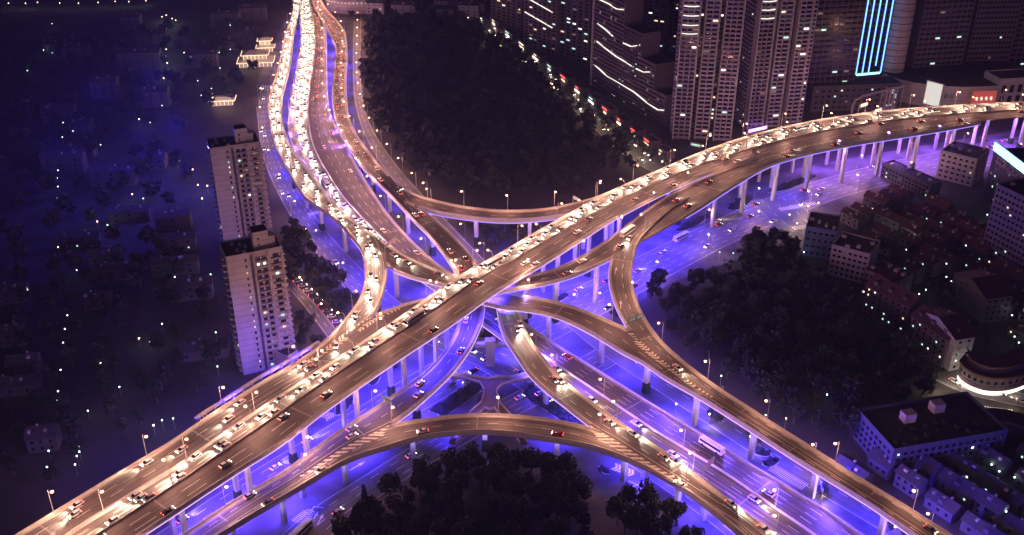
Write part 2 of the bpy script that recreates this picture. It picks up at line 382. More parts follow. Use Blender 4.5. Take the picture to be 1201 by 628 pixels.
def median(rib, fr, parent, h=0.9, w=0.6, name='median_barrier', mat_=PARA, rng_=None):
    a, b = rng_ or (0, rib.n)
    P = rib.U[a:b] + (rib.L - rib.U)[a:b] * fr[a:b, None]; A = rib.A[a:b]; mb = MB()
    strip(mb, offs(P, A, -w / 2, .02), offs(P, A, -w / 5, h)); strip(mb, offs(P, A, -w / 5, h), offs(P, A, w / 5, h)); strip(mb, offs(P, A, w / 5, h), offs(P, A, w / 2, .02))
    return mb.obj(name, mat_, parent)
def surface(rib, parent, m, name='road_surface', zo=0.0, fr0=0.0, fr1=1.0):
    mb = MB(); mb.uv = []
    U = rib.U + (rib.L - rib.U) * (fr0 if np.isscalar(fr0) else fr0[:, None]); L = rib.U + (rib.L - rib.U) * (fr1 if np.isscalar(fr1) else fr1[:, None])
    U = U.copy(); L = L.copy(); U[:, 2] += zo; L[:, 2] += zo
    wd = np.linalg.norm((L - U)[:, :2], axis=1); k = 4
    for q in range(k):
        a, b = q / k, (q + 1) / k
        strip(mb, U + (L - U) * a, U + (L - U) * b, wd * a + len(name) % 3, wd * b + len(name) % 3, rib.len)
    return mb.obj(name, m, parent)
def girder(rib, parent, depth=1.9, a=.2, b=.8):
    mb = MB(); U, L = rib.U, rib.L
    def q(f, dz): P = U + (L - U) * f; P = P.copy(); P[:, 2] += dz; return P
    strip(mb, q(.0, -.05), q(.0, -.5)); strip(mb, q(.0, -.5), q(a, -.8)); strip(mb, q(a, -.8), q(a + .05, -depth)); strip(mb, q(a + .05, -depth), q(b - .05, -depth))
    strip(mb, q(b - .05, -depth), q(b, -.8)); strip(mb, q(b, -.8), q(1., -.5)); strip(mb, q(1., -.5), q(1., -.05))
    mb.obj('girder', CONC, parent)
def markings(rib, parent, lanes, d0=0, d1=None, dash=(6, 9), edge=(0.0, 1.0), w=0.24, dz=.02, em=1.35, mb=None):
    """lanes: fractions with dashed lines; edge: fractions of the solid edge lines (inset em metres)"""
    own = mb is None; mb = mb or MB(); d1 = d1 or rib.len[-1]
    d = d0
    while d + dash[0] < d1:
        for f in lanes:
            ff = f(d) if callable(f) else f
            p, t = rib.at(d, ff); q, _ = rib.at(d + dash[0], f(d + dash[0]) if callable(f) else f)
            n = Vector((-t.y, t.x, 0)) * (w / 2); up = Vector((0, 0, dz))
            mb.quad(p - n + up, p + n + up, q + n + up, q - n + up)
        d += dash[0] + dash[1]
    sel = slice(int(np.searchsorted(rib.len, d0)), int(np.searchsorted(rib.len, d1)) + 1)
    for e, sg in ((edge[0], 1), (edge[1], -1)):
        if e is None: continue
        P = (rib.U + (rib.L - rib.U) * e)[sel]; A = rib.A[sel] * sg
        strip(mb, offs(P, A, em, dz), offs(P, A, em + .2, dz))
    if own and mb.v: mb.obj('lane_marking', PAINT, parent)
def joints(rib, parent, every=70, start=20):
    d = start
    while d < rib.len[-1] - 3:
        mb = MB(); a, t = rib.at(d, .03); b, _ = rib.at(d, .97); t = t * .35; up = Vector((0, 0, .016))
        mb.quad(a - t + up, b - t + up, b + t + up, a + t + up); mb.obj('expansion_joint', JOINT, parent)
        d += every
def arrow(mb, p, t, L=5.5, dz=.022):
    n = Vector((-t.y, t.x, 0)); up = Vector((0, 0, dz)); p = p + up
    mb.quad(p - n * .22, p + n * .22, p + t * (L * .6) + n * .22, p + t * (L * .6) - n * .22)
    mb.poly([p + t * (L * .6) - n * .75, p + t * (L * .6) + n * .75, p + t * L])
def chevrons(line, zf, parent, w0=.6, w1=6.5, peak=.25, every=2.6, thick=1.25, rev=False, both=(1, 1), skew=1.0, m=None):
    """V stripes along a gore line; widest near `peak` of its length"""
    P, s = resample(catmull([W(x, y, zf(x, y)) for x, y in line]), 1.0)
    mb = MB(); T = np.gradient(P, axis=0); d = 1.2; tot = s[-1]
    while d < tot - 1:
        i = int(min(len(P) - 1, d)); u = d / tot
        wd = w1 * (u / peak if u < peak else 1 - (u - peak) / (1 - peak)) + w0
        p = Vector(P[i]) + Vector((0, 0, .024)); t = Vector(T[i]); t.z = 0; t.normalize(); n = Vector((-t.y, t.x, 0))
        b = -1 if rev else 1
        for sgn, on in ((1, both[0]), (-1, both[1])):
            if not on: continue
            o = n * (wd / 2 * sgn) + t * (b * wd * .5 * skew)
            mb.quad(p, p + o, p + o + t * thick, p + t * thick)
        d += every
    mb.obj('gore_marking', m or PAINTY, parent)
def make_pier(kind, H, width):
    """column(s) with a flared head; origin on the ground"""
    if kind == 'T':
        mb = MB(); cw = 1.9
        mb.box((0, 0, (H - 1.9) / 2), (1.9, cw, H - 1.9), top=(1.9, cw))
        mb.box((0, 0, H - 1.25), (1.9, cw, 1.3), top=(2.1, width * .62)); mb.box((0, 0, H - .3), (2.1, width * .62, .6))
        return mb
    mb = MB(); g = width * .2
    for s_ in (-1, 1): mb.box((0, s_ * g, (H - 1.9) / 2), (1.7, 1.6, H - 1.9))
    mb.box((0, 0, H - 1.2), (2.0, g * 2 + 2.1, 1.6), top=(2.2, width * .74)); mb.box((0, 0, H - .2), (2.2, width * .74, .4))
    return mb
PIERS = []
def piers(rib, parent, every=34, start=15, kind='T', skip=None, d1=None, depth=1.9, creeper=.35, stop=None):
    d = start; rs = random.Random(int(start * 10) + rib.n)
    while d < (d1 or rib.len[-1]):
        done = False
        for sh in (0, 4, -4, 8, -8, 12, -12):
            p, t = rib.at(d + sh, .5); ok = True
            if d + sh < 0 or d + sh > rib.len[-1]: continue
            ax = Vector((-t.y, t.x, 0)); wdt = float(np.interp(d + sh, rib.len, rib.wid)); hw = wdt * .2 if kind == 'H' else 0
            for o in ALLR:
                if o is rib: continue
                for sg in ((-1, 1) if kind == 'H' else (0,)):
                    q = p + ax * (hw * sg)
                    if o.near(q.x, q.y, 1.6) and o.zat(q.x, q.y) < p.z + 1.0: ok = False
            for (x, y) in PIERS:
                if (x - p.x) ** 2 + (y - p.y) ** 2 < 60: ok = False
            px, py = PX(p)
            if skip and skip(px, py): ok = False
            if ok:
                H = p.z - depth + .15; mb = make_pier(kind, H, min(wdt, 26))
                rz = math.atan2(t.y, t.x)
                o = mb.obj('pier', PIER, parent, loc=(p.x, p.y, 0), rz=rz); PIERS.append((p.x, p.y))
                ld = light_data('pier_light', 'POINT', 950, (.42, .30, 1.0), shadow_soft_size=.3)
                for sg in ((-1, 1) if kind == 'H' else (0,)):
                    l = bpy.data.objects.new('pier_light', ld); COL.objects.link(l); l.parent = o; cr = ax * (hw * sg); q = cr + Vector((0, -4.2, 0)); q.rotate(Matrix.Rotation(-rz, 3, 'Z')); l.location = (q.x, q.y, H - 3.2)
                if rs.random() < creeper:
                    c = MB(); hh = rs.uniform(4, 6)
                    for sg in ((-1, 1) if kind == 'H' else (0,)):
                        c.box((0, hw * sg, hh / 2), (2.5, 2.9, hh), top=(2.1, 2.45))
                    c.obj('creeper', PIERD, o)
                break
        d += every
def lamp_template():
    r = empty('street_lamp')
    mb = MB(); mb.tube((0, 0, 0), (0, 0, 9.2), .17, .1); mb.tube((0, 0, 0), (0, 0, .5), .3, .22); mb.obj('pole', STEEL, r)
    mb = MB(); mb.tube((0, 0, 9.1), (.55, 0, 9.9), .09, .08); mb.tube((.55, 0, 9.9), (2.2, 0, 10.15), .08, .07)
    mb.box((2.6, 0, 10.2), (1.3, .42, .2)); mb.obj('lamp_arm', STEEL, r)
    mb = MB(); mb.ball((2.65, 0, 9.98), .62, 8, 5, sz=.6); mb.obj('lamp_glass', LAMP, r)
    return r
LAMP_T = None
LIGHTS = {}
def light_data(key, kind, energy, col, **k):
    if key not in LIGHTS:
        l = bpy.data.lights.new(key, kind); l.energy = energy; l.color = col
        for a, b in k.items(): setattr(l, a, b)
        LIGHTS[key] = l
    return LIGHTS[key]
LAMPW = 4600.0
def street_lamp(p, ang, power=1.0, key='warm'):
    global LAMP_T
    if LAMP_T is None: LAMP_T = lamp_template(); o = LAMP_T
    else: o = copy_tree(LAMP_T)
    o.location = p; o.rotation_euler = (0, 0, ang)
    ld = light_data('lamp_%s_%g' % (key, power), 'POINT', LAMPW * power, (1.0, .48, .36) if key == 'warm' else (1.0, .84, .7), shadow_soft_size=.35)
    l = bpy.data.objects.new('lamp_light', ld); COL.objects.link(l); l.parent = o; l.location = (2.65, 0, 9.5)
    return o
def lamps(rib, f, every, start, side, d1=None, inset=.25, skip=None, power=1.0, key='warm', both=False):
    out = []; d = start
    while d < (d1 or rib.len[-1]):
        ff = f(d) if callable(f) else f
        p, t = rib.at(d, ff); n = Vector((-t.y, t.x, 0)); A = Vector(rib.at(d, 1)[0] - rib.at(d, 0)[0]); A.z = 0; A.normalize()
        inn = A if side == 'U' else -A
        px, py = PX(p)
        if not (skip and skip(px, py)) and -60 < px < 1260 and -15 < py < 700:
            q = p + inn * inset + Vector((0, 0, .9 if f in (0, 1, 0.0, 1.0) else .3)); out.append(street_lamp(q, math.atan2(inn.y, inn.x), power, key))
            if both: out.append(street_lamp(q - inn * .1, math.atan2(-inn.y, -inn.x), power, key))
        d += every
    return out
BLUE = (0.05, 0.026, 1.0)
def blue_floods(rib, parent, every=34, start=8, power=5200, w=None, f=(.5,), skip=None, dz=-2.3, col=BLUE, d1=None, tilt=0):
    power *= 3.1; d = start; ld = light_data('flood_%g_%g' % (power, col[0]), 'AREA', power, col, shape='RECTANGLE', size=7, size_y=1.2, spread=R(128))
    while d < (d1 or rib.len[-1]):
        for ff in f:
            p, t = rib.at(d, ff); px, py = PX(p)
            if skip and skip(px, py): continue
            l = bpy.data.objects.new('flood_light', ld); COL.objects.link(l); l.parent = parent
            l.location = p + Vector((0, 0, dz)); l.rotation_euler = (0, 0, math.atan2(t.y, t.x))
            if tilt:
                A_ = rib.at(d, 1)[0] - rib.at(d, 0)[0]; A_.z = 0; A_.normalize(); dn = Vector((0, 0, -1)) * math.cos(R(tilt)) + A_ * math.sin(R(tilt)); l.rotation_euler = dn.to_track_quat('-Z', 'X').to_euler()
        d += every

# ------------------------------------------------------------------ viaducts
def viaduct(name, label, cat='viaduct'):
    return empty(name, (0, 0, 0), 0, label, cat, 'decks of the elevated interchange')
yes = True
# main diagonal
VM = viaduct('main_viaduct', 'topmost wide elevated highway crossing the whole picture diagonally, thick with white headlights')
frM = np.interp([PX(c)[0] for c in RM.C], [80, 440, 600, 700, 800, 900, 1201], [.42, .37, .40, .45, .51, .56, .55])
frMd = lambda d: float(np.interp(d, RM.len, frM))
surface(RM, VM, ASPHW, 'road_surface', fr1=frM); surface(RM, VM, ASPH, 'road_surface', fr0=frM)
girder(RM, VM, 2.2, .16, .84)
parapet(RM, 'U', True, VM, led=LEDW); parapet(RM, 'L', lambda x, y: x < 884, VM, led=LEDW)
median(RM, frM, VM, .9, .7)
mkb = MB()
markings(RM, VM, [lambda d: frMd(d) * .36, lambda d: frMd(d) * .66], dash=(7, 9), edge=(0, None), mb=mkb)
markings(RM, VM, [lambda d: frMd(d) + (1 - frMd(d)) * .38, lambda d: frMd(d) + (1 - frMd(d)) * .69], dash=(8, 12), edge=(None, 1), mb=mkb)
mkb.obj('lane_marking', PAINT, VM)
joints(RM, VM, 62, 30)
def on_gore(x, y): return False
piers(RM, VM, 28, 14, 'H', depth=2.2, creeper=.3)

VB = viaduct('ramp_viaduct', 'ramp leaving the right of the main highway and passing below it to the left merge')
surface(RB, VB, ASPH); girder(RB, VB)
parapet(RB, 'U', lambda x, y: (x < 884) and not (x < 438), VB, led=None)
parapet(RB, 'L', lambda x, y: (x > 800 or x < 722) and x > 496, VB, led=LED)
markings(RB, VB, [.5], dash=(4, 6), edge=(0, 1), d0=130, d1=RB.len[-1] - 40)
chevrons([(882, 187), (914, 180), (940, 173), (993, 161.5), (1047, 153), (1100, 147), (1130, 143.5)], zB, VB, w0=1.4, w1=1.2, peak=.1, every=2.6, both=(1, 1), thick=1.2)
chevrons([(719, 295), (730, 283), (748, 267), (766, 252), (780, 242)], zB, VB, w0=.8, w1=3.2, peak=.3, every=2.2, thick=1.0)
joints(RB, VB, 66, 25); piers(RB, VB, 28, 20, 'T', creeper=.3)
VS = viaduct('ramp_viaduct', 'narrow S curved ramp deck bending down at right centre past the dark park')
surface(RS, VS, ASPHW); girder(RS, VS)
parapet(RS, 'U', lambda x, y: x < 812 or y > 300, VS, led=None); parapet(RS, 'L', lambda x, y: 297 < y < 392, VS, led=LED)
mb_ = MB(); i0 = 60
markings(RS, VS, [.42], dash=(3.5, 4.5), edge=(0, None), d0=45, d1=RS.len[-1], mb=mb_)
for (x, y, x2, y2) in ((721, 322, 723, 314), (728, 362, 728, 354)):
    p = W(x, y, zS(x, y)); q = W(x2, y2, zS(x2, y2)); arrow(mb_, p, (q - p).normalized(), 6)
mb_.obj('lane_marking', PAINT, VS); joints(RS, VS, 60, 90)
piers(RS, VS, 28, 70, 'T', skip=lambda x, y: y > 385, creeper=.4)

VL = viaduct('ramp_viaduct', 'left curved ramp deck full of white headlights sweeping down from the top')
surface(RL1, VL, ASPHW); girder(RL1, VL)
parapet(RL1, 'U', True, VL, led=None); parapet(RL1, 'L', lambda x, y: y > 25, VL, led=None)
surface(RLA, VL, ASPHW); girder(RLA, VL, 1.8)
parapet(RLA, 'U', True, VL, led=LEDW); parapet(RLA, 'L', lambda x, y: 312 < y < 371, VL)
surface(RLB, VL, ASPHW); girder(RLB, VL, 1.85)
parapet(RLB, 'U', True, VL, led=None); parapet(RLB, 'L', lambda x, y: x < 330, VL, led=LEDW)
mb_ = MB(); markings(RL1, VL, [.5], dash=(4, 6), edge=(0, 1), mb=mb_); markings(RLA, VL, [.33, .66], dash=(4, 6), edge=(0, 1), mb=mb_)
markings(RLB, VL, [.33, .62], dash=(5, 8), edge=(0, 1), mb=mb_); mb_.obj('lane_marking', PAINT, VL)
chevrons([(443, 296), (449, 306), (453, 312)], zR, VL, w0=3.5, w1=1.5, peak=.6, every=2.0, thick=.8)
chevrons([(437, 372), (418, 386), (396, 402), (374, 417), (352, 431), (336, 441)], zR, VL, w0=.9, w1=4.2, peak=.3, every=2.7, thick=1.2, rev=True)
chevrons([(472, 361), (455, 368), (437, 377), (420, 389)], zB, VL, w0=1.2, w1=1.6, peak=.8, every=2.2, thick=1.0)
joints(RL1, VL, 62, 20); joints(RLB, VL, 62, 20)
piers(RL1, VL, 32, 30, 'T', creeper=.2); piers(RLA, VL, 30, 12, 'T'); piers(RLB, VL, 33, 20, 'T')
# outer barrier rail beside the left deck
rb = MB()
for a, b in zip([(374, 400), (340, 421), (305, 441), (272, 462), (240, 482.5)], [(340, 421), (305, 441), (272, 462), (240, 482.5), (229, 490)]):
    p, q = W(*a, 22.6), W(*b, 22.6); n = (q - p).normalized(); n = Vector((-n.y, n.x, 0)) * .55
    rb.quad(p - n, p + n, q + n, q - n); rb.quad(p - n, q - n, q - n - Vector((0, 0, 1.1)), p - n - Vector((0, 0, 1.1))); rb.quad(p + n, q + n, q + n - Vector((0, 0, 1.1)), p + n - Vector((0, 0, 1.1)))
    for k in range(3):
        c = p.lerp(q, k / 3); rb.tube(c, c + Vector((2.2, -3.4, -1)), .2, .2, 4)
rb.obj('outer_rail', PARA, VL)

VR = viaduct('ramp_viaduct', 'arched ramp from the left fork below the main highway to the lower right corner')
surface(RR1, VR, ASPH); girder(RR1, VR)
parapet(RR1, 'U', lambda x, y: (x > 446) and x < 738, VR, led=None); parapet(RR1, 'L', lambda x, y: x > 454, VR, led=LEDW)
mb_ = MB(); markings(RR1, VR, [.5], dash=(4, 7), edge=(0, 1), d0=20, mb=mb_); mb_.obj('lane_marking', PAINT, VR)
chevrons([(727, 381), (741, 391), (752, 403), (769, 418), (789, 434), (817, 455), (838, 467.5)], zS, VR, w0=.7, w1=4.6, peak=.25, every=2.3, thick=1.1, rev=True)
joints(RR1, VR, 64, 52); piers(RR1, VR, 29, 24, 'T', creeper=.05)

VD = viaduct('ramp_viaduct', 'right ramp with red tail lights running from the top to the lower left')
surface(RD, VD, ASPH); girder(RD, VD)
parapet(RD, 'U', lambda x, y: y > 46, VD, led=LEDW); parapet(RD, 'L', lambda x, y: not (209 < y < 242) and not (318 < y < 340) and not (y > 499), VD, led=LEDW)
mb_ = MB(); markings(RD, VD, [.5], dash=(3.5, 5.5), edge=(0, 1), mb=mb_); mb_.obj('lane_marking', PAINT, VD)
chevrons([(463, 226), (472, 232), (481, 238), (487, 241)], zD, VD, w0=2.2, w1=1.5, peak=.8, every=2.0, thick=.8)
chevrons([(456, 498), (436, 508), (414, 519), (396, 530), (380, 540), (362, 553), (350, 560)], zQ, VD, w0=1.0, w1=8.5, peak=.25, every=2.9, thick=1.4, rev=True)
joints(RD, VD, 64, 40); piers(RD, VD, 31, 30, 'T', creeper=.3, skip=lambda x, y: y < 20)
VF = viaduct('ramp_viaduct', 'lower ramp deck curving from the centre to the bottom right beside the blue lit highway')
surface(RF, VF, ASPH); girder(RF, VF)
parapet(RF, 'U', lambda x, y: 345 < y < 503, VF, led=LEDW); parapet(RF, 'L', lambda x, y: y > 325, VF, led=LEDW)
mb_ = MB(); markings(RF, VF, [.4], dash=(4, 6), edge=(0, 1), d0=18, mb=mb_); mb_.obj('lane_marking', PAINT, VF)
joints(RF, VF, 60, 45); piers(RF, VF, 30, 60, 'T', creeper=.1)
VQ = viaduct('ramp_viaduct', 'front arched ramp deck bowing over the dark trees at bottom centre')
surface(RQ, VQ, ASPHW); girder(RQ, VQ)
parapet(RQ, 'U', lambda x, y: 458 < x < 706, VQ, led=None); parapet(RQ, 'L', True, VQ, led=None, drop=1.6)
mb_ = MB(); markings(RQ, VQ, [.5], dash=(4, 7), edge=(0, 1), mb=mb_); mb_.obj('lane_marking', PAINT, VQ)
chevrons([(690, 500), (705, 507), (722, 516), (743, 530), (769, 547), (786, 557), (808, 571)], zQ, VQ, w0=1.0, w1=9.0, peak=.3, every=2.9, thick=1.4, rev=True)
joints(RQ, VQ, 62, 48); piers(RQ, VQ, 29, 30, 'T', creeper=.1)
VA = viaduct('ramp_viaduct', 'back arched ramp deck bowing behind the crossing in front of the dark park')
surface(RA, VA, ASPH); girder(RA, VA)
parapet(RA, 'U', True, VA, led=None); parapet(RA, 'L', lambda x, y: x > 488, VA, led=LED, drop=1.9)
mb_ = MB(); markings(RA, VA, [.5], dash=(4, 6), edge=(0, 1), mb=mb_); mb_.obj('lane_marking', PAINT, VA)
piers(RA, VA, 30, 32, 'T', creeper=.1, skip=lambda x, y: x > 720)
VN = viaduct('highway_viaduct', 'lowest and widest highway with a pale median, from the top to the bottom right')
frN = fracfun(RN, NMED, zN); frNd = lambda d: float(np.interp(d, RN.len, frN))
surface(RN, VN, ASPHW, fr1=frN); surface(RN, VN, ASPH, fr0=frN); girder(RN, VN, 1.9, .12, .88)
parapet(RN, 'U', lambda x, y: y > 25, VN, led=LEDW); parapet(RN, 'L', True, VN, led=LEDW)
median(RN, frN, VN, .9, .8)
mb_ = MB(); markings(RN, VN, [lambda d: frNd(d) * .36, lambda d: frNd(d) * .68], dash=(5, 8), edge=(0, None), mb=mb_)
markings(RN, VN, [lambda d: frNd(d) + (1 - frNd(d)) * .28, lambda d: frNd(d) + (1 - frNd(d)) * .52, lambda d: frNd(d) + (1 - frNd(d)) * .76], dash=(5, 8), edge=(None, 1), mb=mb_)
for k in range(5):
    for j, (x, y) in enumerate(((700, 440), (771, 497), (745, 470), (806, 512))):
        pass
mb_.obj('lane_marking', PAINT, VN)
joints(RN, VN, 66, 22); piers(RN, VN, 33, 18, 'H', creeper=0, skip=lambda x, y: y < 5)
# ------------------------------------------------------------------ ground, surface roads, kerbed islands
def struct(o, label=None): return tag(o, label, None, None, 'structure')
g = MB(); g.quad((-3500, -300, 0), (3500, -300, 0), (3500, 5200, 0), (-3500, 5200, 0))
struct(g.obj('ground', SOIL))
def gpoly(px, z, m, name='pavement', kind='structure'):
    P = [W(x, y, z) for x, y in px]
    mb = MB(); mb.poly(P); o = mb.obj(name, m); tag(o, kind=kind); return o
PAVE = mat('paving', (0.11, 0.105, 0.11), 0.8, var=0.55, scale=0.07)
apr = gpoly([(150, 655), (290, 545), (400, 455), (480, 400), (430, 345), (350, 250), (318, 170), (300, 100), (335, 20), (440, 20), (425, 120), (450, 190), (500, 270), (560, 320), (620, 335), (720, 285), (800, 235), (900, 205), (1000, 185), (1210, 150), (1210, 190), (1060, 222), (960, 262), (900, 300), (860, 306), (790, 330), (700, 385), (730, 420), (800, 460), (900, 520), (1000, 580), (1110, 655)], .004, PAVE, 'pavement')
def groad(name, U, L, k, lanes=(.5,), m=ASPHG, edges=True, dash=(4, 6)):
    z = .01 + .008 * k; r = Ribbon(U, L, lambda x, y: 0.0, 5.0)
    mb = MB(); mb.uv = []
    U_, L_ = r.U.copy(), r.L.copy(); U_[:, 2] = z; L_[:, 2] = z
    strip(mb, U_, L_, np.zeros(r.n), r.wid, r.len)
    o = mb.obj(name, m); struct(o)
    mm = MB(); markings(r, None, list(lanes), dash=dash, edge=(0, 1) if edges else (None, None), em=.5, dz=z + .006, mb=mm)
    if mm.v: struct(mm.obj('lane_paint', PAINT))
    return r
GE = groad('avenue', [(1215, 156), (1100, 178), (1000, 200), (900, 232), (800, 276), (720, 315), (650, 350), (560, 396), (480, 440), (400, 490), (300, 550), (180, 628), (140, 655)],
           [(1215, 186), (1100, 205), (1000, 228), (940, 250), (860, 285), (790, 322), (720, 362), (650, 400), (600, 425), (540, 457), (480, 492), (400, 540), (330, 590), (270, 628), (230, 655)], 0, (.16, .33, .5, .66, .83))
GS = groad('avenue', [(300, 655), (360, 600), (420, 562), (470, 530), (540, 492), (600, 462), (660, 430), (720, 398)],
           [(360, 660), (410, 610), (450, 580), (500, 548), (570, 508), (630, 476), (690, 446), (745, 415)], 1, (.25, .5, .75))
GN = groad('avenue', [(306, 100), (302, 140), (310, 190), (335, 245), (365, 290), (410, 345), (455, 385), (520, 412), (580, 440), (630, 470), (690, 515), (740, 548), (800, 590), (850, 628), (880, 655)],
           [(318, 100), (317, 140), (332, 190), (364, 245), (398, 288), (440, 330), (490, 368), (560, 396), (620, 420), (680, 455), (740, 500), (800, 545), (850, 585), (905, 628), (935, 655)], 2, (.25, .5, .75))
GX = groad('avenue', [(560, 325), (600, 350), (650, 372), (700, 412), (760, 452), (820, 492), (880, 532), (960, 580), (1040, 628), (1075, 655)],
           [(575, 318), (622, 344), (680, 366), (735, 404), (795, 444), (850, 480), (910, 518), (985, 562), (1070, 613), (1125, 655)], 3, (.5,))
GX2 = groad('street', [(415, 25), (414, 100), (424, 150), (452, 200), (500, 255), (560, 320)], [(424, 25), (424, 100), (434, 145), (464, 192), (512, 246), (575, 312)], 4, (.5,))
GT = groad('street', [(880, 235), (905, 262), (945, 300)], [(925, 225), (950, 250), (985, 282)], 5, (.25, .5, .75))
GP = groad('street', [(330, 330), (350, 352), (385, 398), (400, 420)], [(338, 326), (366, 352), (400, 392), (416, 410)], 5, (.5,))
GM = groad('street', [(548, 22), (590, 55), (640, 100), (690, 145), (735, 185), (770, 205)], [(562, 16), (606, 48), (655, 90), (706, 132), (752, 172), (786, 190)], 5, (.5,))
GR = groad('street', [(1085, 440), (1130, 462), (1201, 478), (1230, 484)], [(1105, 415), (1135, 440), (1201, 462), (1230, 468)], 5, ())
# kerbed islands with planting
def island(px, h=.15, plant=.8, label=None):
    P = [W(x, y, 0.0) for x, y in px]; mb = MB()
    n = len(P); up = Vector((0, 0, h)); c = sum(P, Vector()) / n
    top = [p + up for p in P]; inn = [c + (p - c) * (1 - .5 / max(1, (p - c).length)) + up + Vector((0, 0, .0)) for p in P]
    for i in range(n): mb.quad(P[i], P[(i + 1) % n], top[(i + 1) % n], top[i]); mb.quad(top[i], top[(i + 1) % n], inn[(i + 1) % n], inn[i])
    o = mb.obj('kerb', PARA); struct(o)
    gb = MB(); cc = [p + Vector((0, 0, .02)) for p in inn]; gb.poly(cc)
    if plant:
        # low hedge of many small leaf faces
        e = 0; R_ = random.Random(len(px) * 31 + int(px[0][0]))
        xs = [p.x for p in cc]; ys = [p.y for p in cc]
        cnt = int(min(1400, (max(xs) - min(xs)) * (max(ys) - min(ys)) * 2.2))
        A = np.array([(p.x, p.y) for p in cc])
        for _ in range(cnt):
            x = R_.uniform(min(xs), max(xs)); y = R_.uniform(min(ys), max(ys))
            x1, y1 = A[:, 0], A[:, 1]; x2, y2 = np.roll(x1, -1), np.roll(y1, -1)
            if not ((((y1 > y) != (y2 > y)) & (x < (x2 - x1) * (y - y1) / (y2 - y1 + 1e-12) + x1)).sum() % 2): continue
            z = h + R_.uniform(.1, plant); s = R_.uniform(.3, .7); a = R_.uniform(0, 6.28); b = R_.uniform(-.5, .5)
            u = Vector((math.cos(a), math.sin(a), b)) * s; v = Vector((-math.sin(a), math.cos(a), R_.uniform(-.5, .5))) * s; q = Vector((x, y, z))
            gb.quad(q - u - v, q + u - v, q + u + v, q - u + v)
    o = gb.obj('planting_bed', LEAFD); tag(o, kind='stuff')
def lens(a, b, wpx, n=8, skew=.5):
    """pixel outline of a lens shape between two points"""
    (x0, y0), (x1, y1) = a, b; dx, dy = x1 - x0, y1 - y0; L = math.hypot(dx, dy); nx, ny = -dy / L, dx / L; out = []
    for k in range(n + 1):
        t = k / n; s_ = math.sin(math.pi * t) ** .6; out.append((x0 + dx * t + nx * wpx * s_ * .5, y0 + dy * t + ny * wpx * s_ * .5))
    for k in range(n - 1, 0, -1):
        t = k / n; s_ = math.sin(math.pi * t) ** .6; out.append((x0 + dx * t - nx * wpx * s_ * .5, y0 + dy * t - ny * wpx * s_ * .5))
    return out
island([(502, 482), (558, 446), (570, 452), (560, 463), (520, 490)]); island([(610, 462), (622, 452), (690, 492), (700, 505), (668, 500)])
for a, b, w_ in (((393, 488), (416, 458), 16), ((432, 452), (446, 438), 12), ((447, 428), (474, 414), 14), ((852, 246), (884, 232), 12), ((900, 226), (960, 206), 9),
                 ((792, 272), (834, 252), 9), ((640, 358), (668, 345), 8), ((893, 545), (915, 540), 12), ((700, 548), (716, 556), 8), ((880, 528), (906, 534), 10)):
    island(lens(a, b, w_))
island([(552, 396), (570, 386), (590, 388), (574, 398)], plant=.5)
# markings on the surface crossings
zb = MB()
def zebra(a, b, wpx, n, horiz=True):
    A, B = W(*a, .062), W(*b, .062); t = (B - A); Lg = t.length; t.normalize(); nn = Vector((-t.y, t.x, 0)) * wpx
    for k in range(n):
        p = A + t * (Lg * k / n); q = p + t * (Lg / n * .5); zb.quad(p - nn, q - nn, q + nn, p + nn)
zebra((915, 246), (958, 238), 2.2, 16); zebra((930, 268), (972, 262), 2.2, 14); zebra((905, 548), (945, 572), 2.5, 20); zebra((528, 448), (548, 440), 1.6, 10)
zebra((362, 252), (384, 246), 2, 9); zebra((1140, 478), (1190, 484), 2, 16); zebra((345, 612), (360, 600), 1.5, 8)
def gchev(a, b, n, wd, th=.7):
    A, B = W(*a, .066), W(*b, .066); t = (B - A); Lg = t.length; t.normalize(); nn = Vector((-t.y, t.x, 0))
    for k in range(n):
        p = A + t * (Lg * k / n)
        for s_ in (1, -1): o = nn * (wd * s_) - t * wd * .6; zb.quad(p, p + o, p + o + t * th, p + t * th)
gchev((382, 490), (392, 484), 4, 2.2); gchev((722, 548), (745, 557), 6, 2.2, 1.0); gchev((356, 612), (366, 596), 6, 2); gchev((442, 318), (452, 345), 8, 1.8); gchev((440, 330), (448, 342), 4, 2)
for a, b in (((366, 614), (371, 604)), ((372, 616), (377, 607)), ((700, 489), (678, 482)), ((680, 493), (690, 497)), ((410, 552), (424, 544)), ((742, 571), (752, 567)), ((540, 464), (530, 471))):
    p, q = W(*a, .06), W(*b, .06); arrow(zb, p, (q - p).normalized(), (q - p).length + 2)
for a, b in (((368, 594), (357, 618)), ((368, 594), (380, 596)), ((737, 564), (752, 571)), ((752, 571), (748, 580)), ((562, 432), (585, 446)), ((548, 455), (575, 462))):
    p, q = W(*a, .058), W(*b, .058); n = (q - p).normalized(); n = Vector((-n.y, n.x, 0)) * .2; zb.quad(p - n, p + n, q + n, q - n)
struct(zb.obj('lane_paint', PAINT))
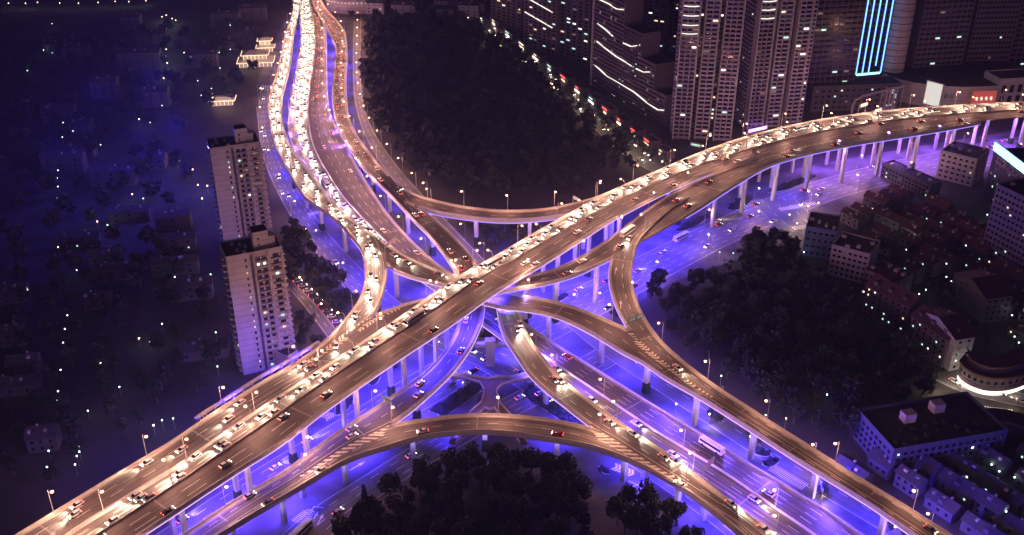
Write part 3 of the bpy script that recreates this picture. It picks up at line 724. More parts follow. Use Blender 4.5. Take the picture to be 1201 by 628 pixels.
# raised pedestrian deck in the middle of the crossing (X shape)
FB = empty('pedestrian_bridge', (0, 0, 0), 0, 'X shaped pedestrian bridge with a stubby centre deck in the middle of the interchange', 'footbridge')
FBM = mat('bridge_paving', (0.22, 0.17, 0.18), 0.8, var=0.12)
ZB = 5.6
core = [(563, 449), (571, 445), (584, 443), (600, 443), (588, 452), (582, 458), (585, 472), (580, 479), (569, 479), (565, 472), (568, 458)]
arms = [[(563, 449), (571, 445), (540, 440), (520, 437), (500, 437), (500, 441), (520, 442), (545, 444)],
        [(600, 443), (588, 452), (604, 447), (622, 444), (645, 439), (643, 435), (620, 438)],
        [(565, 472), (569, 479), (556, 492), (545, 506), (534, 520), (527, 520), (540, 500), (552, 484)],
        [(585, 472), (580, 479), (592, 494), (600, 506), (610, 520), (618, 520), (608, 502), (598, 486)]]
mb = MB(); rl = MB()
for P in [core] + arms:
    T = [W(x, y, ZB) for x, y in P]; mb.poly(T); mb.poly([p - Vector((0, 0, .7)) for p in T])
    for i in range(len(T)): a, b = T[i], T[(i + 1) % len(T)]; mb.quad(a, b, b - Vector((0, 0, .7)), a - Vector((0, 0, .7)))
mb.obj('bridge_deck', FBM, FB)
def wall_px(pl, z, h, t, m=0, mbx=None):
    for a, b in zip(pl[:-1], pl[1:]):
        p, q = W(*a, z), W(*b, z); n = (q - p).normalized(); n = Vector((-n.y, n.x, 0)) * t; u = Vector((0, 0, h))
        mbx.quad(p - n, q - n, q - n + u, p - n + u); mbx.quad(p + n, q + n, q + n + u, p + n + u); mbx.quad(p - n + u, q - n + u, q + n + u, p + n + u)
for pl in ([(500, 441), (520, 442), (545, 444), (563, 449), (568, 458), (565, 472), (552, 484), (540, 500), (527, 520)], [(534, 520), (545, 506), (556, 492), (569, 479), (575, 481), (580, 479), (592, 494), (600, 506), (610, 520)],
           [(618, 520), (608, 502), (598, 486), (585, 472), (582, 458), (588, 452), (604, 447), (622, 444), (645, 439)], [(500, 437), (520, 437), (540, 440), (571, 445), (584, 443), (600, 443), (620, 438), (643, 435)]):
    wall_px(pl, ZB, 1.1, .12, mbx=rl)
rl.obj('handrail', PARA, FB)
for (x, y) in ((515, 439), (545, 442), (575, 462), (575, 450), (555, 488), (597, 490), (628, 440), (540, 505), (610, 508)):
    p = W(x, y, ZB); c = MB(); c.tube((0, 0, 0), (0, 0, ZB - .6), .5, .5, 8); c.obj('bridge_pillar', PIER, FB, loc=(p.x, p.y, 0))
# big hammerhead bent carrying the two lower ramps
HB = empty('bridge_bent', (0, 0, 0), 0, 'tall pink grey T shaped concrete bent standing between the two lower ramps at the centre', 'bridge pier')
p = W(575, 404, 11.2); c = MB(); c.box((0, 0, 5.4), (4.0, 3.0, 10.8)); c.box((0, 0, 12.1), (4.6, 3.4, 3.4)); c.obj('column', PIER, HB, loc=(p.x, p.y, 0))
for s_, xx in ((-1, 559), (1, 592)):
    e = W(xx, 404, 11.6); ln = abs(e.x - p.x); c = MB(); c.box((s_ * (ln / 2 + 2), 0, 11.2), (ln + 3, 2.6, 1.5)); c.obj('crossbeam', PIER, HB, loc=(p.x, p.y, 0))

# ------------------------------------------------------------------ blue floods beneath the decks
blue_floods(RM, VM, 30, 10, 9500, f=(.3,), dz=-3.0, skip=lambda x, y: x < 250 or x > 790)
blue_floods(RM, VM, 30, 10, 9500, f=(.72,), dz=-3.0, skip=lambda x, y: x < 440 or x > 790)
blue_floods(RM, VM, 30, 560, 6500, f=(.5,), dz=-3.0, skip=lambda x, y: x <= 790, col=(.30, .10, 1.0)); blue_floods(RM, VM, 34, 10, 5200, f=(.4,), dz=-3.0, skip=lambda x, y: x < 180 or x > 440, col=(.2, .08, 1.0))
blue_floods(RM, VM, 30, 10, 4200, f=(.5,), dz=-3.0, skip=lambda x, y: x >= 250)
blue_floods(RB, VB, 34, 150, 5000, skip=lambda x, y: x < 520)
blue_floods(RS, VS, 40, 30, 2600); blue_floods(RL1, VL, 36, 60, 2200); blue_floods(RLA, VL, 30, 12, 4600)
blue_floods(RR1, VR, 34, 20, 5200); blue_floods(RD, VD, 36, 60, 3400); blue_floods(RF, VF, 34, 40, 4600); blue_floods(RQ, VQ, 36, 20, 3000, f=(0.05,), tilt=-35)
blue_floods(RA, VA, 34, 40, 900); blue_floods(RN, VN, 34, 30, 2600, f=(.15, .85), dz=-2.1)
# violet-blue floods aimed at the lowest highway, fixed to the ramps beside it
VIO = (.14, .065, 1.0); PNK = (.55, .22, 1.0)
blue_floods(RR1, VR, 26, 190, 8200, f=(1.0,), dz=-1.7, col=VIO, tilt=48); blue_floods(RF, VF, 30, 70, 4200, f=(1.0,), dz=-1.5, col=VIO, tilt=45)
blue_floods(RL1, VL, 26, 170, 1300, f=(1.0,), dz=-1.7, col=PNK, tilt=50); blue_floods(RD, VD, 26, 170, 1300, f=(0.0,), dz=-1.7, col=PNK, d1=420, tilt=-50)
blue_floods(RA, VA, 26, 30, 700, f=(1.06,), dz=-4.5, col=VIO, tilt=-20)
blue_floods(RM, VM, 40, 560, 3600, f=(1.0,), dz=-2, col=PNK, tilt=40)
# blue wash on the tower foot, the grove edge and the roofs beyond the right ramp
blue_floods(RLA, VL, 30, 6, 2200, f=(0.0,), dz=-1.7, tilt=-62); blue_floods(RLB, VL, 24, 10, 2400, f=(0.0,), dz=-1.7, tilt=-66, d1=120)
blue_floods(RS, VS, 34, 250, 3400, f=(0.0,), dz=-1.2, tilt=-66); blue_floods(RS, VS, 36, 80, 1500, f=(0.0,), dz=-1.2, tilt=-60, d1=250)

# ------------------------------------------------------------------ street lamps
grp = 'warm street lamps along the decks'
ordlabel(lamps(RM, 0.0, 33, 12, 'U', skip=lambda x, y: False), '{n} warm street lamp from the left on the main highway, upper parapet', 'street lamp', grp)
ordlabel(lamps(RM, frMd, 36, 28, 'L', power=.95), '{n} warm street lamp from the left on the median of the main highway', 'street lamp', grp)
ordlabel(lamps(RLB, 0.0, 36, 30, 'U'), '{n} warm street lamp from the left on the outer edge of the merged left ramp', 'street lamp', grp)
ordlabel(lamps(RL1, 0.0, 30, 25, 'U', power=.9) + lamps(RLA, 0.0, 30, 22, 'U'), '{n} street lamp from the top on the outer edge of the left white ramp', 'street lamp', grp, 'top')
ordlabel(lamps(RLA, 1.0, 30, 42, 'L'), '{n} street lamp from the top on the inner edge of the left fork', 'street lamp', grp, 'top')
ordlabel(lamps(RN, 1.0, 30, 15, 'L', skip=lambda x, y: y > 330, power=.75), '{n} street lamp from the top on the right edge of the wide lowest highway', 'street lamp', grp, 'top')
ordlabel(lamps(RN, 0.0, 30, 15, 'U', skip=lambda x, y: y > 150 or y < 20, power=.75), '{n} street lamp from the top on the left edge of the wide lowest highway', 'street lamp', grp, 'top')
ordlabel(lamps(RN, frNd, 44, 560, 'L', skip=lambda x, y: y < 395, power=.16), '{n} street lamp from the top on the pale median of the lower right highway', 'street lamp', grp, 'top')
ordlabel(lamps(RD, 1.0, 31, 25, 'L', skip=lambda x, y: y > 205, power=.9), '{n} street lamp from the top on the outer edge of the right red ramp', 'street lamp', grp, 'top')
ordlabel(lamps(RD, 0.0, 36, 480, 'U', skip=lambda x, y: y < 440, power=.9), '{n} street lamp from the right along the ramp running to the lower left', 'street lamp', grp, 'top')
ordlabel(lamps(RA, 0.0, 27, 25, 'U', skip=lambda x, y: x > 712), '{n} street lamp from the left on the back arched ramp', 'street lamp', grp)
ordlabel(lamps(RB, 0.0, 34, 200, 'U', skip=lambda x, y: x > 884 or x < 590, power=.8), '{n} street lamp from the left on the ramp just below the main highway', 'street lamp', grp)
ordlabel(lamps(RS, 0.0, 32, 60, 'U', power=.6), '{n} street lamp from the top on the outer edge of the S curved ramp', 'street lamp', grp, 'top')
ordlabel(lamps(RF, 1.0, 40, 90, 'L', power=.4), '{n} street lamp from the top on the lower ramp beside the blue highway', 'street lamp', grp, 'top')
ordlabel(lamps(RQ, 0.0, 40, 100, 'U', skip=lambda x, y: x > 850, power=.95), '{n} street lamp from the left on the front arched ramp', 'street lamp', grp)
ordlabel(lamps(RR1, 0.0, 40, 60, 'U', skip=lambda x, y: x > 720, power=.8), '{n} street lamp from the left on the arched ramp through the centre', 'street lamp', grp)
ordlabel(lamps(GN, 0.0, 42, 40, 'U', skip=lambda x, y: y > 400, power=.4) + lamps(GP, 0.0, 30, 20, 'U', power=.4), '{n} street lamp from the top on the surface road left of the ramps', 'street lamp', 'warm street lamps at ground level', 'top')
ordlabel(lamps(GE, 1.0, 45, 30, 'L', skip=lambda x, y: x < 680, power=.9), '{n} street lamp from the left on the surface avenue below the main highway', 'street lamp', 'warm street lamps at ground level')
ordlabel(lamps(GE, 0.0, 45, 50, 'U', skip=lambda x, y: x < 790, power=.5), '{n} street lamp from the left at the far kerb of the right surface avenue', 'street lamp', 'warm street lamps at ground level')
ordlabel(lamps(GX, 1.0, 48, 60, 'L', power=.35), '{n} street lamp from the left on the surface road beside the piers at right', 'street lamp', 'warm street lamps at ground level')
ordlabel(lamps(GX2, 1.0, 26, 10, 'L', power=.35), '{n} street lamp from the top on the surface road right of the red ramp', 'street lamp', 'warm street lamps at ground level', 'top')
# ------------------------------------------------------------------ trees
def crown_mesh(seed, n, rad=3.6, hgt=7.0, base=3.2, leaf=.55, kind='broad'):
    r = np.random.default_rng(seed); nb = 9
    if kind == 'broad':
        bc = np.stack([r.uniform(-.55, .55, nb) * rad, r.uniform(-.55, .55, nb) * rad, base + hgt * r.uniform(.2, .85, nb)], 1); br = r.uniform(.38, .6, nb) * rad
        k = r.integers(0, nb, n); d = r.normal(size=(n, 3)); d /= np.linalg.norm(d, axis=1)[:, None]
        c = bc[k] + d * (br[k] * r.uniform(.62, 1.08, n))[:, None]; c[:, 2] = np.maximum(c[:, 2], base * .8)
    else:
        t = r.uniform(0, 1, n) ** .8; a = r.uniform(0, 6.283, n); rr = rad * (1 - t) * r.uniform(.7, 1.05, n) + .15
        c = np.stack([rr * np.cos(a), rr * np.sin(a), base * .4 + hgt * t], 1)
    u = r.normal(size=(n, 3)); u /= np.linalg.norm(u, axis=1)[:, None]; v = np.cross(u, r.normal(size=(n, 3))); v /= np.linalg.norm(v, axis=1)[:, None]
    s = (leaf * r.uniform(.6, 1.3, n))[:, None]
    return np.stack([c - u * s - v * s * .7, c + u * s - v * s * .7, c + u * s + v * s * .7, c - u * s + v * s * .7], 1).astype(np.float32)   # (n,4,3)
def quads_mesh(name, Q, m):
    me = bpy.data.meshes.new(name); n = len(Q)
    me.vertices.add(n * 4); me.vertices.foreach_set('co', Q.reshape(-1)); me.loops.add(n * 4); me.loops.foreach_set('vertex_index', np.arange(n * 4, dtype=np.int32))
    me.polygons.add(n); me.polygons.foreach_set('loop_start', np.arange(0, n * 4, 4, dtype=np.int32)); me.polygons.foreach_set('loop_total', np.full(n, 4, dtype=np.int32))
    me.materials.append(m); me.update(); me.validate(); return me
def trunk_mesh(seed, h=7):
    r = random.Random(seed); mb = MB(); mb.tube((0, 0, 0), (r.uniform(-.2, .2), r.uniform(-.2, .2), h * .55), .28, .18)
    for k in range(5):
        a = r.uniform(0, 6.28); mb.tube((0, 0, h * r.uniform(.35, .55)), (math.cos(a) * 1.9, math.sin(a) * 1.9, h * r.uniform(.75, 1.0)), .13, .05, 5)
    return mb.mesh('trunk', BARK)
CR = [quads_mesh('crown', crown_mesh(k, 620, leaf=.42), LEAF if k % 2 else LEAFD) for k in range(5)]
CRC = [quads_mesh('crown', crown_mesh(40 + k, 420, 1.9, 11, 2, .34, 'con'), LEAFD) for k in range(2)]
TR = [trunk_mesh(k) for k in range(3)]
LOW = [crown_mesh(90 + k, 95, leaf=1.05) for k in range(6)]
TREES = []           # (x, y, scale, area, kind)
def inpoly(P, x, y):
    x1, y1 = P[:, 0], P[:, 1]; x2, y2 = np.roll(x1, -1), np.roll(y1, -1)
    return bool((((y1 > y) != (y2 > y)) & (x < (x2 - x1) * (y - y1) / (y2 - y1 + 1e-12) + x1)).sum() % 2)
GROADS = [GE, GS, GN, GX, GX2, GT, GP, GM]
TGRID = {}
def plant(px, spacing, area, smin=.8, smax=1.3, kind='broad', avoid=True, keep=1.0):
    P = np.array([tuple(W(x, y, 0))[:2] for x, y in px]); x0, y0 = P.min(0); x1, y1 = P.max(0); r = random.Random(len(area) * 7 + int(px[0][0]))
    y = y0
    while y < y1:
        x = x0
        while x < x1:
            xx, yy = x + r.uniform(-.42, .42) * spacing, y + r.uniform(-.42, .42) * spacing; x += spacing
            if r.random() > keep or not inpoly(P, xx, yy): continue
            key = (int(xx // 4), int(yy // 4))
            if any((key[0] + a, key[1] + b) in TGRID for a in (0,) for b in (0,)): continue
            if avoid:
                if any(g_.near(xx, yy, 2.2) for g_ in GROADS): continue
                if any(o.near(xx, yy, 3.0) and o.zat(xx, yy) < 15 for o in ALLR): continue
                if any((a - xx) ** 2 + (b - yy) ** 2 < 12 for a, b in PIERS): continue
            TGRID[key] = 1; TREES.append((xx, yy, r.uniform(smin, smax), area, kind))
        y += spacing
plant([(396, 645), (402, 612), (428, 592), (455, 576), (484, 556), (522, 545), (575, 541), (622, 545), (662, 560), (684, 590), (690, 645)], 6.2, 'front', .7, 1.2)
plant([(392, 632), (396, 585), (425, 590), (440, 632)], 5.0, 'front', 1.0, 1.3, 'con')
plant([(712, 640), (722, 602), (748, 588), (775, 598), (800, 628), (802, 645)], 7.0, 'front', 1.0, 1.35)
plant([(800, 640), (800, 612), (832, 610), (842, 645)], 6.0, 'lit', .6, .8)
plant([(752, 318), (782, 342), (800, 338), (862, 312), (905, 308), (945, 320), (985, 360), (1015, 395), (1060, 425), (1092, 440), (1098, 470), (1030, 494), (1005, 510), (985, 525), (945, 508), (900, 478), (850, 445), (812, 420), (778, 385), (756, 350)], 7.6, 'park', .6, 1.55, keep=.93)
plant([(862, 300), (880, 285), (935, 285), (942, 318), (900, 305)], 7, 'park', .8, 1.1)
plant([(716, 352), (745, 372), (742, 398), (716, 380)], 6, 'park', .6, .9)
plant([(338, 246), (352, 262), (372, 304), (402, 345), (418, 362), (398, 384), (368, 350), (346, 330), (334, 300)], 6.6, 'west', .75, 1.1)
plant([(352, 372), (380, 410), (362, 425), (350, 400)], 6, 'west', .6, .9)
plant([(418, 28), (470, 20), (545, 30), (590, 60), (650, 112), (700, 160), (758, 205), (720, 218), (690, 226), (640, 236), (580, 238), (520, 228), (478, 208), (448, 176), (426, 120)], 9.0, 'forest', .6, 1.6, keep=.9)
plant([(492, 252), (530, 262), (575, 266), (640, 264), (652, 258), (560, 318), (545, 296)], 8, 'forest', .7, 1.0)
plant([(1000, 300), (1090, 260), (1201, 310), (1201, 420), (1120, 400)], 13, 'east', .6, .9, keep=.6)
plant([(410, 22), (422, 22), (424, 140), (412, 140)], 9, 'verge', .6, .8)
plant([(0, 560), (0, 330), (120, 300), (235, 300), (262, 445), (180, 500), (60, 590)], 13, 'westfar', .8, 1.2, keep=.75)
plant([(-20, 330), (0, 60), (200, 40), (300, 30), (310, 60), (292, 110), (240, 140), (235, 300), (120, 300)], 20, 'westfar', 1.0, 1.5, keep=.7)
for (x, y) in ((834, 492), (842, 497), (878, 518), (886, 524), (963, 584), (1046, 622), (1062, 632), (566, 480), (470, 482), (540, 478)):
    p = W(x, y, 0); TREES.append((p.x, p.y, .62, 'lit', 'broad'))
for k in range(34):
    t = k / 33; r = random.Random(k); p = W(548 + (775 - 548) * t + r.uniform(-4, 4), 34 + (196 - 34) * t ** .93 + r.uniform(-3, 3), 0); TREES.append((p.x, p.y, r.uniform(.7, 1), 'market', 'broad'))
TREES.sort(key=lambda t: t[1] ** 2 + t[0] ** 2)
vis = [t for t in TREES if -30 < PX((t[0], t[1], 6))[0] < 1230 and -20 < PX((t[0], t[1], 6))[1] < 665]
LAB = {'front': ('dark bushy tree in the grove below the front arched ramp', 'trees below the front ramp'), 'park': ('dark blue tinted tree in the park beside the S curved ramp', 'trees in the right park'),
       'west': ('dark round tree between the twin towers and the left road', 'trees beside the left towers'), 'lit': ('small warm lit tree beside the piers at lower right', 'small trees beside the piers'),
       'forest': ('dark tree of the wooded park behind the crossing', 'trees of the wooded park'), 'east': ('dark tree between the low houses at right', 'trees among the right houses'),
       'verge': ('small tree on the verge right of the red ramp', 'trees on the right verge'), 'westfar': ('dim tree in the dark district at left', 'trees of the left district'), 'market': ('warm lit street tree along the night market street', 'trees along the market street')}
rt = random.Random(5); TOBJ = {}
for i, (x, y, s, area, kind) in enumerate(vis[:298]):
    con = kind == 'con'
    o = empty('conifer' if con else 'tree', (x, y, 0), rt.uniform(0, 6.28)); o.scale = (s, s, s * rt.uniform(.9, 1.15))
    link('crown', rt.choice(CRC if con else CR), o); link('trunk', rt.choice(TR), o)
    TOBJ.setdefault('con' if con else area, []).append(o)
for k_, os_ in TOBJ.items():
    l, g_ = LAB.get(k_) or ('pointed dark conifer below the front arched ramp', 'conifers below the front ramp')
    ordlabel(os_, '{n} ' + l.replace(' tree', ' tree from the left', 1).replace(' conifer', ' conifer from the left', 1), 'conifer' if k_ == 'con' else 'tree', g_)
rest = vis[298:]
Qs = []
for (x, y, s, area, kind) in rest:
    q = LOW[rt.randrange(6)] * s; a = rt.uniform(0, 6.28); c_, s_ = math.cos(a), math.sin(a)
    q2 = q.copy(); q2[..., 0] = q[..., 0] * c_ - q[..., 1] * s_ + x; q2[..., 1] = q[..., 0] * s_ + q[..., 1] * c_ + y; Qs.append(q2)
print('TREES', len(vis), 'stuff', len(rest))
if Qs: tag(link('woodland', quads_mesh('woodland', np.concatenate(Qs), LEAF)), kind='stuff')

# ------------------------------------------------------------------ cars
def car_parts(kind, colr):
    """returns list of (name, MB, mats); car points to +x, origin on the road at its middle"""
    b = MB(); sx, sy = 4.5, 1.8
    prof = [(-2.25, .45), (-2.2, .85), (-1.75, .95), (2.0, .78), (2.25, .62), (2.25, .35)]
    def hull(mb, P, y0, y1, m=0, tap=None):
        n = len(P); a = [(x, -y0, z) for x, z in P]; c = [(x, y0, z) for x, z in P]
        mb.poly(a, m); mb.poly(c[::-1], m)
        for i in range(n): j = (i + 1) % n; mb.quad(a[i], a[j], c[j], c[i], m)
    hull(b, [(-2.25, .3)] + prof, .9, .9); hull(b, [(-1.35, 1.46), (.35, 1.44), (.3, 1.49), (-1.25, 1.51)], .66, .66)
    g_ = MB(); hull(g_, [(-1.85, .93), (-1.3, 1.45), (.38, 1.43), (1.2, .86)], .72, .72)
    hl = MB(); hl.box((2.2, .62, .62), (.22, .38, .2)); hr = MB(); hr.box((2.2, -.62, .62), (.22, .38, .2))
    tl = MB(); tl.box((-2.22, .66, .8), (.14, .36, .18)); tr = MB(); tr.box((-2.22, -.66, .8), (.14, .36, .18))
    wh = []
    for (x, y) in ((1.4, .82), (1.4, -.82), (-1.4, .82), (-1.4, -.82)):
        m = MB(); m.tube((x, y - .1, .33), (x, y + .1, .33), .33, .33, 10); m.tube((x, y + .1, .33), (x, y - .1, .33), .33, .33, 10); wh.append(m)
    return b, g_, (hl, hr), (tl, tr), wh
CARCOL = [('white', (.75, .75, .74)), ('silver', (.45, .46, .47)), ('black', (.02, .02, .022)), ('grey', (.15, .15, .16)), ('red', (.35, .03, .03))]
RUB = mat('tyre_rubber', (.02, .02, .02), .9)
CARM = {n: mat('car_paint_' + n, c, .3, metal=.0, var=.03, spec=.6) for n, c in CARCOL}
b, g_, hl, tl, wh = car_parts('w', None)
ME = {('body', n): b.mesh('body', CARM[n]) for n, _ in CARCOL}
ME['glass'] = g_.mesh('cabin_window', GLASS); ME['hl'] = [m.mesh('headlight', HEADL) for m in hl]; ME['tl'] = [m.mesh('tail_light', TAILL) for m in tl]
OFFL = mat('unlit_lens', (.3, .3, .3), .3)
ME['wh'] = [m.mesh('wheel', RUB) for m in wh]
def whole(n):
    mb = MB(); 
    for src, mi in [(b, 0), (g_, 1)] + [(m, 2) for m in hl] + [(m, 3) for m in tl] + [(m, 4) for m in wh]:
        k = len(mb.v); mb.v += src.v; mb.f += [tuple(i + k for i in f) for f in src.f]; mb.m += [mi] * len(src.f)
    return mb
WH = {n: whole(n).mesh('car', [CARM[n], GLASS, HEADL, TAILL, RUB]) for n, _ in CARCOL}
WB = whole('x')
def bus_template():
    o = empty('bus'); mb = MB(); mb.box((0, 0, 1.75), (11.2, 2.5, 2.7), top=(11.0, 2.3)); mb.box((1.5, 0, 3.25), (2.4, 1.5, .3)); mb.box((-2.8, 0, 3.22), (1.6, 1.4, .25)); mb.obj('body', CARM['white'], o)
    mb = MB(); mb.box((0, 0, 2.1), (10.2, 2.54, .95)); mb.box((5.55, 0, 1.95), (.16, 2.2, 1.3)); mb.obj('window_band', GLASS, o)
    for y in (-.95, .95):
        mb = MB(); mb.box((5.6, y, .8), (.14, .4, .24)); mb.obj('headlight', HEADL, o); mb = MB(); mb.box((-5.6, y, .9), (.12, .3, .3)); mb.obj('tail_light', TAILL, o)
        for x in (3.6, -3.4): mb = MB(); mb.tube((x, y * 1.26 - .15, .48), (x, y * 1.26 + .15, .48), .48, .48, 10); mb.obj('wheel', RUB, o)
    return o
BUS = []
CARS = []; rc = random.Random(3)
def stream(rib, fr, direc, gap, label, d0=0, d1=None, beam=0, cond=None):
    for f in fr:
        d = d0 + rc.uniform(0, gap)
        while d < (d1 or rib.len[-1]) - 3:
            ff = f(d) if callable(f) else f
            p, t = rib.at(d, ff + rc.uniform(-.008, .008)); px, py = PX(p)
            if -15 < px < 1216 and -8 < py < 640 and (cond is None or cond(px, py)):
                tt = t * direc; CARS.append((p + Vector((0, 0, .02)), tt, label, beam))
            d += max(6.2, gap * rc.uniform(.5, 1.75))
fm = frMd
stream(RM, [lambda d: fm(d) * .22, lambda d: fm(d) * .5, lambda d: fm(d) * .80], -1, 16, 'headlit car in the bright upper carriageway of the main highway', beam=1.5)
stream(RM, [lambda d: fm(d) + (1 - fm(d)) * .22, lambda d: fm(d) + (1 - fm(d)) * .52, lambda d: fm(d) + (1 - fm(d)) * .82], 1, 80, 'tail lit car in the near carriageway of the main diagonal highway', beam=.0)
stream(RL1, [.3, .68], 1, 17, 'headlit car on the crowded left white ramp', beam=1)
stream(RLA, [.28, .55], 1, 19, 'headlit car on the left fork curving down', beam=1)
stream(RLB, [.24, .5], 1, 30, 'headlit car on the lower left merged ramp', beam=1)
stream(RR1, [.3], 1, 14, 'headlit car on the arched ramp left of the main highway', beam=1, cond=lambda x, y: x < 545, d0=12)
stream(RR1, [.28, .72], 1, 150, 'lone car on the arched ramp right of the crossing', cond=lambda x, y: x > 590, d0=200)
stream(RN, [lambda d: frNd(d) * .2, lambda d: frNd(d) * .42, lambda d: frNd(d) * .62, lambda d: frNd(d) * .84], 1, 14, 'headlit car packed in the left half of the lowest highway', beam=1, cond=lambda x, y: y < 135)
stream(RN, [lambda d: frNd(d) * .45, lambda d: frNd(d) * .68], 1, 15, 'headlit car in the white left half of the lowest highway', beam=1, cond=lambda x, y: 135 <= y < 330)
stream(RN, [lambda d: frNd(d) * .45, lambda d: frNd(d) * .75], 1, 70, 'headlit car on the left half of the lower right highway', beam=1, cond=lambda x, y: y > 400)
stream(RN, [lambda d: frNd(d) + (1 - frNd(d)) * .2, lambda d: frNd(d) + (1 - frNd(d)) * .45], -1, 22, 'tail lit car in the right half of the lowest highway', cond=lambda x, y: y < 130)
stream(RN, [lambda d: frNd(d) + (1 - frNd(d)) * .3, lambda d: frNd(d) + (1 - frNd(d)) * .7], -1, 110, 'lone car in the right half of the lowest highway', cond=lambda x, y: y >= 130)
stream(RD, [.3, .7], -1, 12, 'tail lit car on the right red ramp near the top', cond=lambda x, y: y < 130)
stream(RD, [.3, .7], -1, 34, 'tail lit car on the right red ramp', cond=lambda x, y: 130 <= y < 330)
stream(RD, [.3, .7], -1, 60, 'tail lit car on the ramp to the lower left', cond=lambda x, y: y > 365)
stream(RF, [.66, .84], 1, 28, 'headlit car on the lower ramp beside the blue highway', beam=1, cond=lambda x, y: y > 345)
stream(RQ, [.72], -1, 34, 'car on the front arched ramp', beam=.0)
stream(RA, [.5], 1, 90, 'car on the back arched ramp')
stream(RB, [.3, .7], -1, 60, 'car on the ramp just below the main highway', cond=lambda x, y: x > 590, beam=.6)
stream(RS, [.7], 1, 70, 'car on the S curved ramp', beam=.6)
stream(GE, [.1, .25, .42], -1, 60, 'headlit car on the surface avenue below the main highway', beam=.4, cond=lambda x, y: True)
stream(GE, [.6, .75, .92], 1, 80, 'tail lit car on the surface avenue below the main highway')
stream(GN, [.2, .4], 1, 55, 'car on the surface road left of the ramps'); stream(GS, [.35, .6], 1, 90, 'car on the front surface road')
stream(GM, [.3, .7], 1, 24, 'car in the market street at the top centre', beam=.1)
# parked cars by the towers
for k in range(13):
    p, t = GP.at(4 + k * 6.0, 1.06); CARS.append((p + Vector((2.2, 0, .02)), Vector((t.x * .3 - t.y, t.y * .3 + t.x, 0)).normalized(), 'parked car in the row beside the twin towers', 0))
for k in range(6):
    p, t = GR.at(8 + k * 9, .35 + .1 * (k % 3)); CARS.append((p + Vector((0, 0, .06)), t, 'car before the bright curved shop front at right', .5))
CARS.sort(key=lambda c: c[0].length)
names = [n for n, _ in CARCOL]; wts = [4, 3, 3, 2, 1]
spot = {}
def beamlight(p, t, k):
    key = round(k, 2)
    ld = light_data('headlight_beam_%g' % key, 'SPOT', 10500 * key, (1.0, .80, .60), spot_size=R(84), spot_blend=1.0, shadow_soft_size=.25)
    l = bpy.data.objects.new('headlight_beam', ld); COL.objects.link(l); l.location = p + t * 2.6 + Vector((0, 0, .95))
    l.rotation_euler = (t + Vector((0, 0, -.10))).to_track_quat('-Z', 'Y').to_euler(); return l
print('CARS', len(CARS))
SV, SF, SM = [], [], []; COBJ = {}; BOBJ = []; BWHERE = {}
WV = np.array(WB.v)
for i, (p, t, label, beam) in enumerate(CARS):
    n = rc.choices(names, [6, 3, .25, .4, .1] if beam >= 1 else wts)[0]; a = math.atan2(t.y, t.x)
    if i < 298:
        if i % 41 == 5 and 'market' not in label and 'parked' not in label:
            if not BUS: o = bus_template(); BUS.append(o)
            else: o = copy_tree(BUS[0])
            o.location = p; BOBJ.append(o)
        elif i < 110 and beam is not None:
            o = empty('car', p, a)
            link('body', ME[('body', n)], o); link('cabin_window', ME['glass'], o)
            for m in ME['hl']: link('headlight', m, o)
            for m in ME['tl']: link('tail_light', m, o)
            for m in ME['wh']: link('wheel', m, o)
        else: o = link('car', WH[n], None, p, a)
        if o in BOBJ: BWHERE[o.name] = label
        else: COBJ.setdefault(label, []).append(o)
        o.rotation_euler = (0, -math.asin(max(-.2, min(.2, t.z))), a)
    else:
        c_, s_ = math.cos(a), math.sin(a); V = WV.copy(); V[:, 0] = WV[:, 0] * c_ - WV[:, 1] * s_ + p.x; V[:, 1] = WV[:, 0] * s_ + WV[:, 1] * c_ + p.y; V[:, 2] += p.z
        k = len(SV) * len(WV); SV.append(V); SF += [tuple(j + k for j in f) for f in WB.f]; SM += [m if m else (0 if n in ('white', 'silver') else 5) for m in WB.m]
    if beam and (beam >= 1 or rc.random() < .8): beamlight(p, Vector((t.x, t.y, 0)).normalized(), beam * (.45 if PX(p)[1] < 90 and PX(p)[0] < 420 else .65 if PX(p)[1] < 200 and PX(p)[0] < 420 else 1))
ordlabel(BOBJ, '{n} long white bus from the left among the cars on the elevated roads', 'bus', 'buses in the traffic')
for l_, os_ in COBJ.items(): ordlabel(os_, '{n} ' + l_.replace('car ', 'car from the left ', 1), 'car', l_.replace('car', 'cars', 1))
if SV:
    mb = MB(); mb.v = [tuple(v) for v in np.concatenate(SV)]; mb.f = SF; mb.m = SM
    tag(mb.obj('distant_traffic', [CARM['silver'], GLASS, HEADL, TAILL, RUB, CARM['grey']]), kind='stuff')
# ------------------------------------------------------------------ buildings
WALLC = {}
def wallmat(name, col, band=None, vert=None):
    """rendered wall with faint storey joints"""
    if name in WALLC: return WALLC[name]
    m = mat(name, col, .85, var=.1, scale=.25); nt = m.node_tree; b = nt.nodes['Principled BSDF']; N = nt.nodes.new; L = nt.links.new
    src = b.inputs['Base Color'].links[0].from_socket
    tc = N('ShaderNodeTexCoord'); sp = N('ShaderNodeSeparateXYZ'); L(tc.outputs['Object'], sp.inputs[0])
    mo = N('ShaderNodeMath'); mo.operation = 'MODULO'; mo.inputs[1].default_value = 3.0; L(sp.outputs[2], mo.inputs[0])
    lt = N('ShaderNodeMath'); lt.operation = 'LESS_THAN'; lt.inputs[1].default_value = .22; L(mo.outputs[0], lt.inputs[0])
    mx = N('ShaderNodeMix'); mx.data_type = 'RGBA'; L(lt.outputs[0], mx.inputs[0]); L(src, mx.inputs[6]); mx.inputs[7].default_value = (*[c * .5 for c in col], 1)
    L(mx.outputs[2], b.inputs['Base Color']); WALLC[name] = m; return m
ROOF = mat('roof_felt', (.045, .042, .045), .95, var=.35, scale=.15)
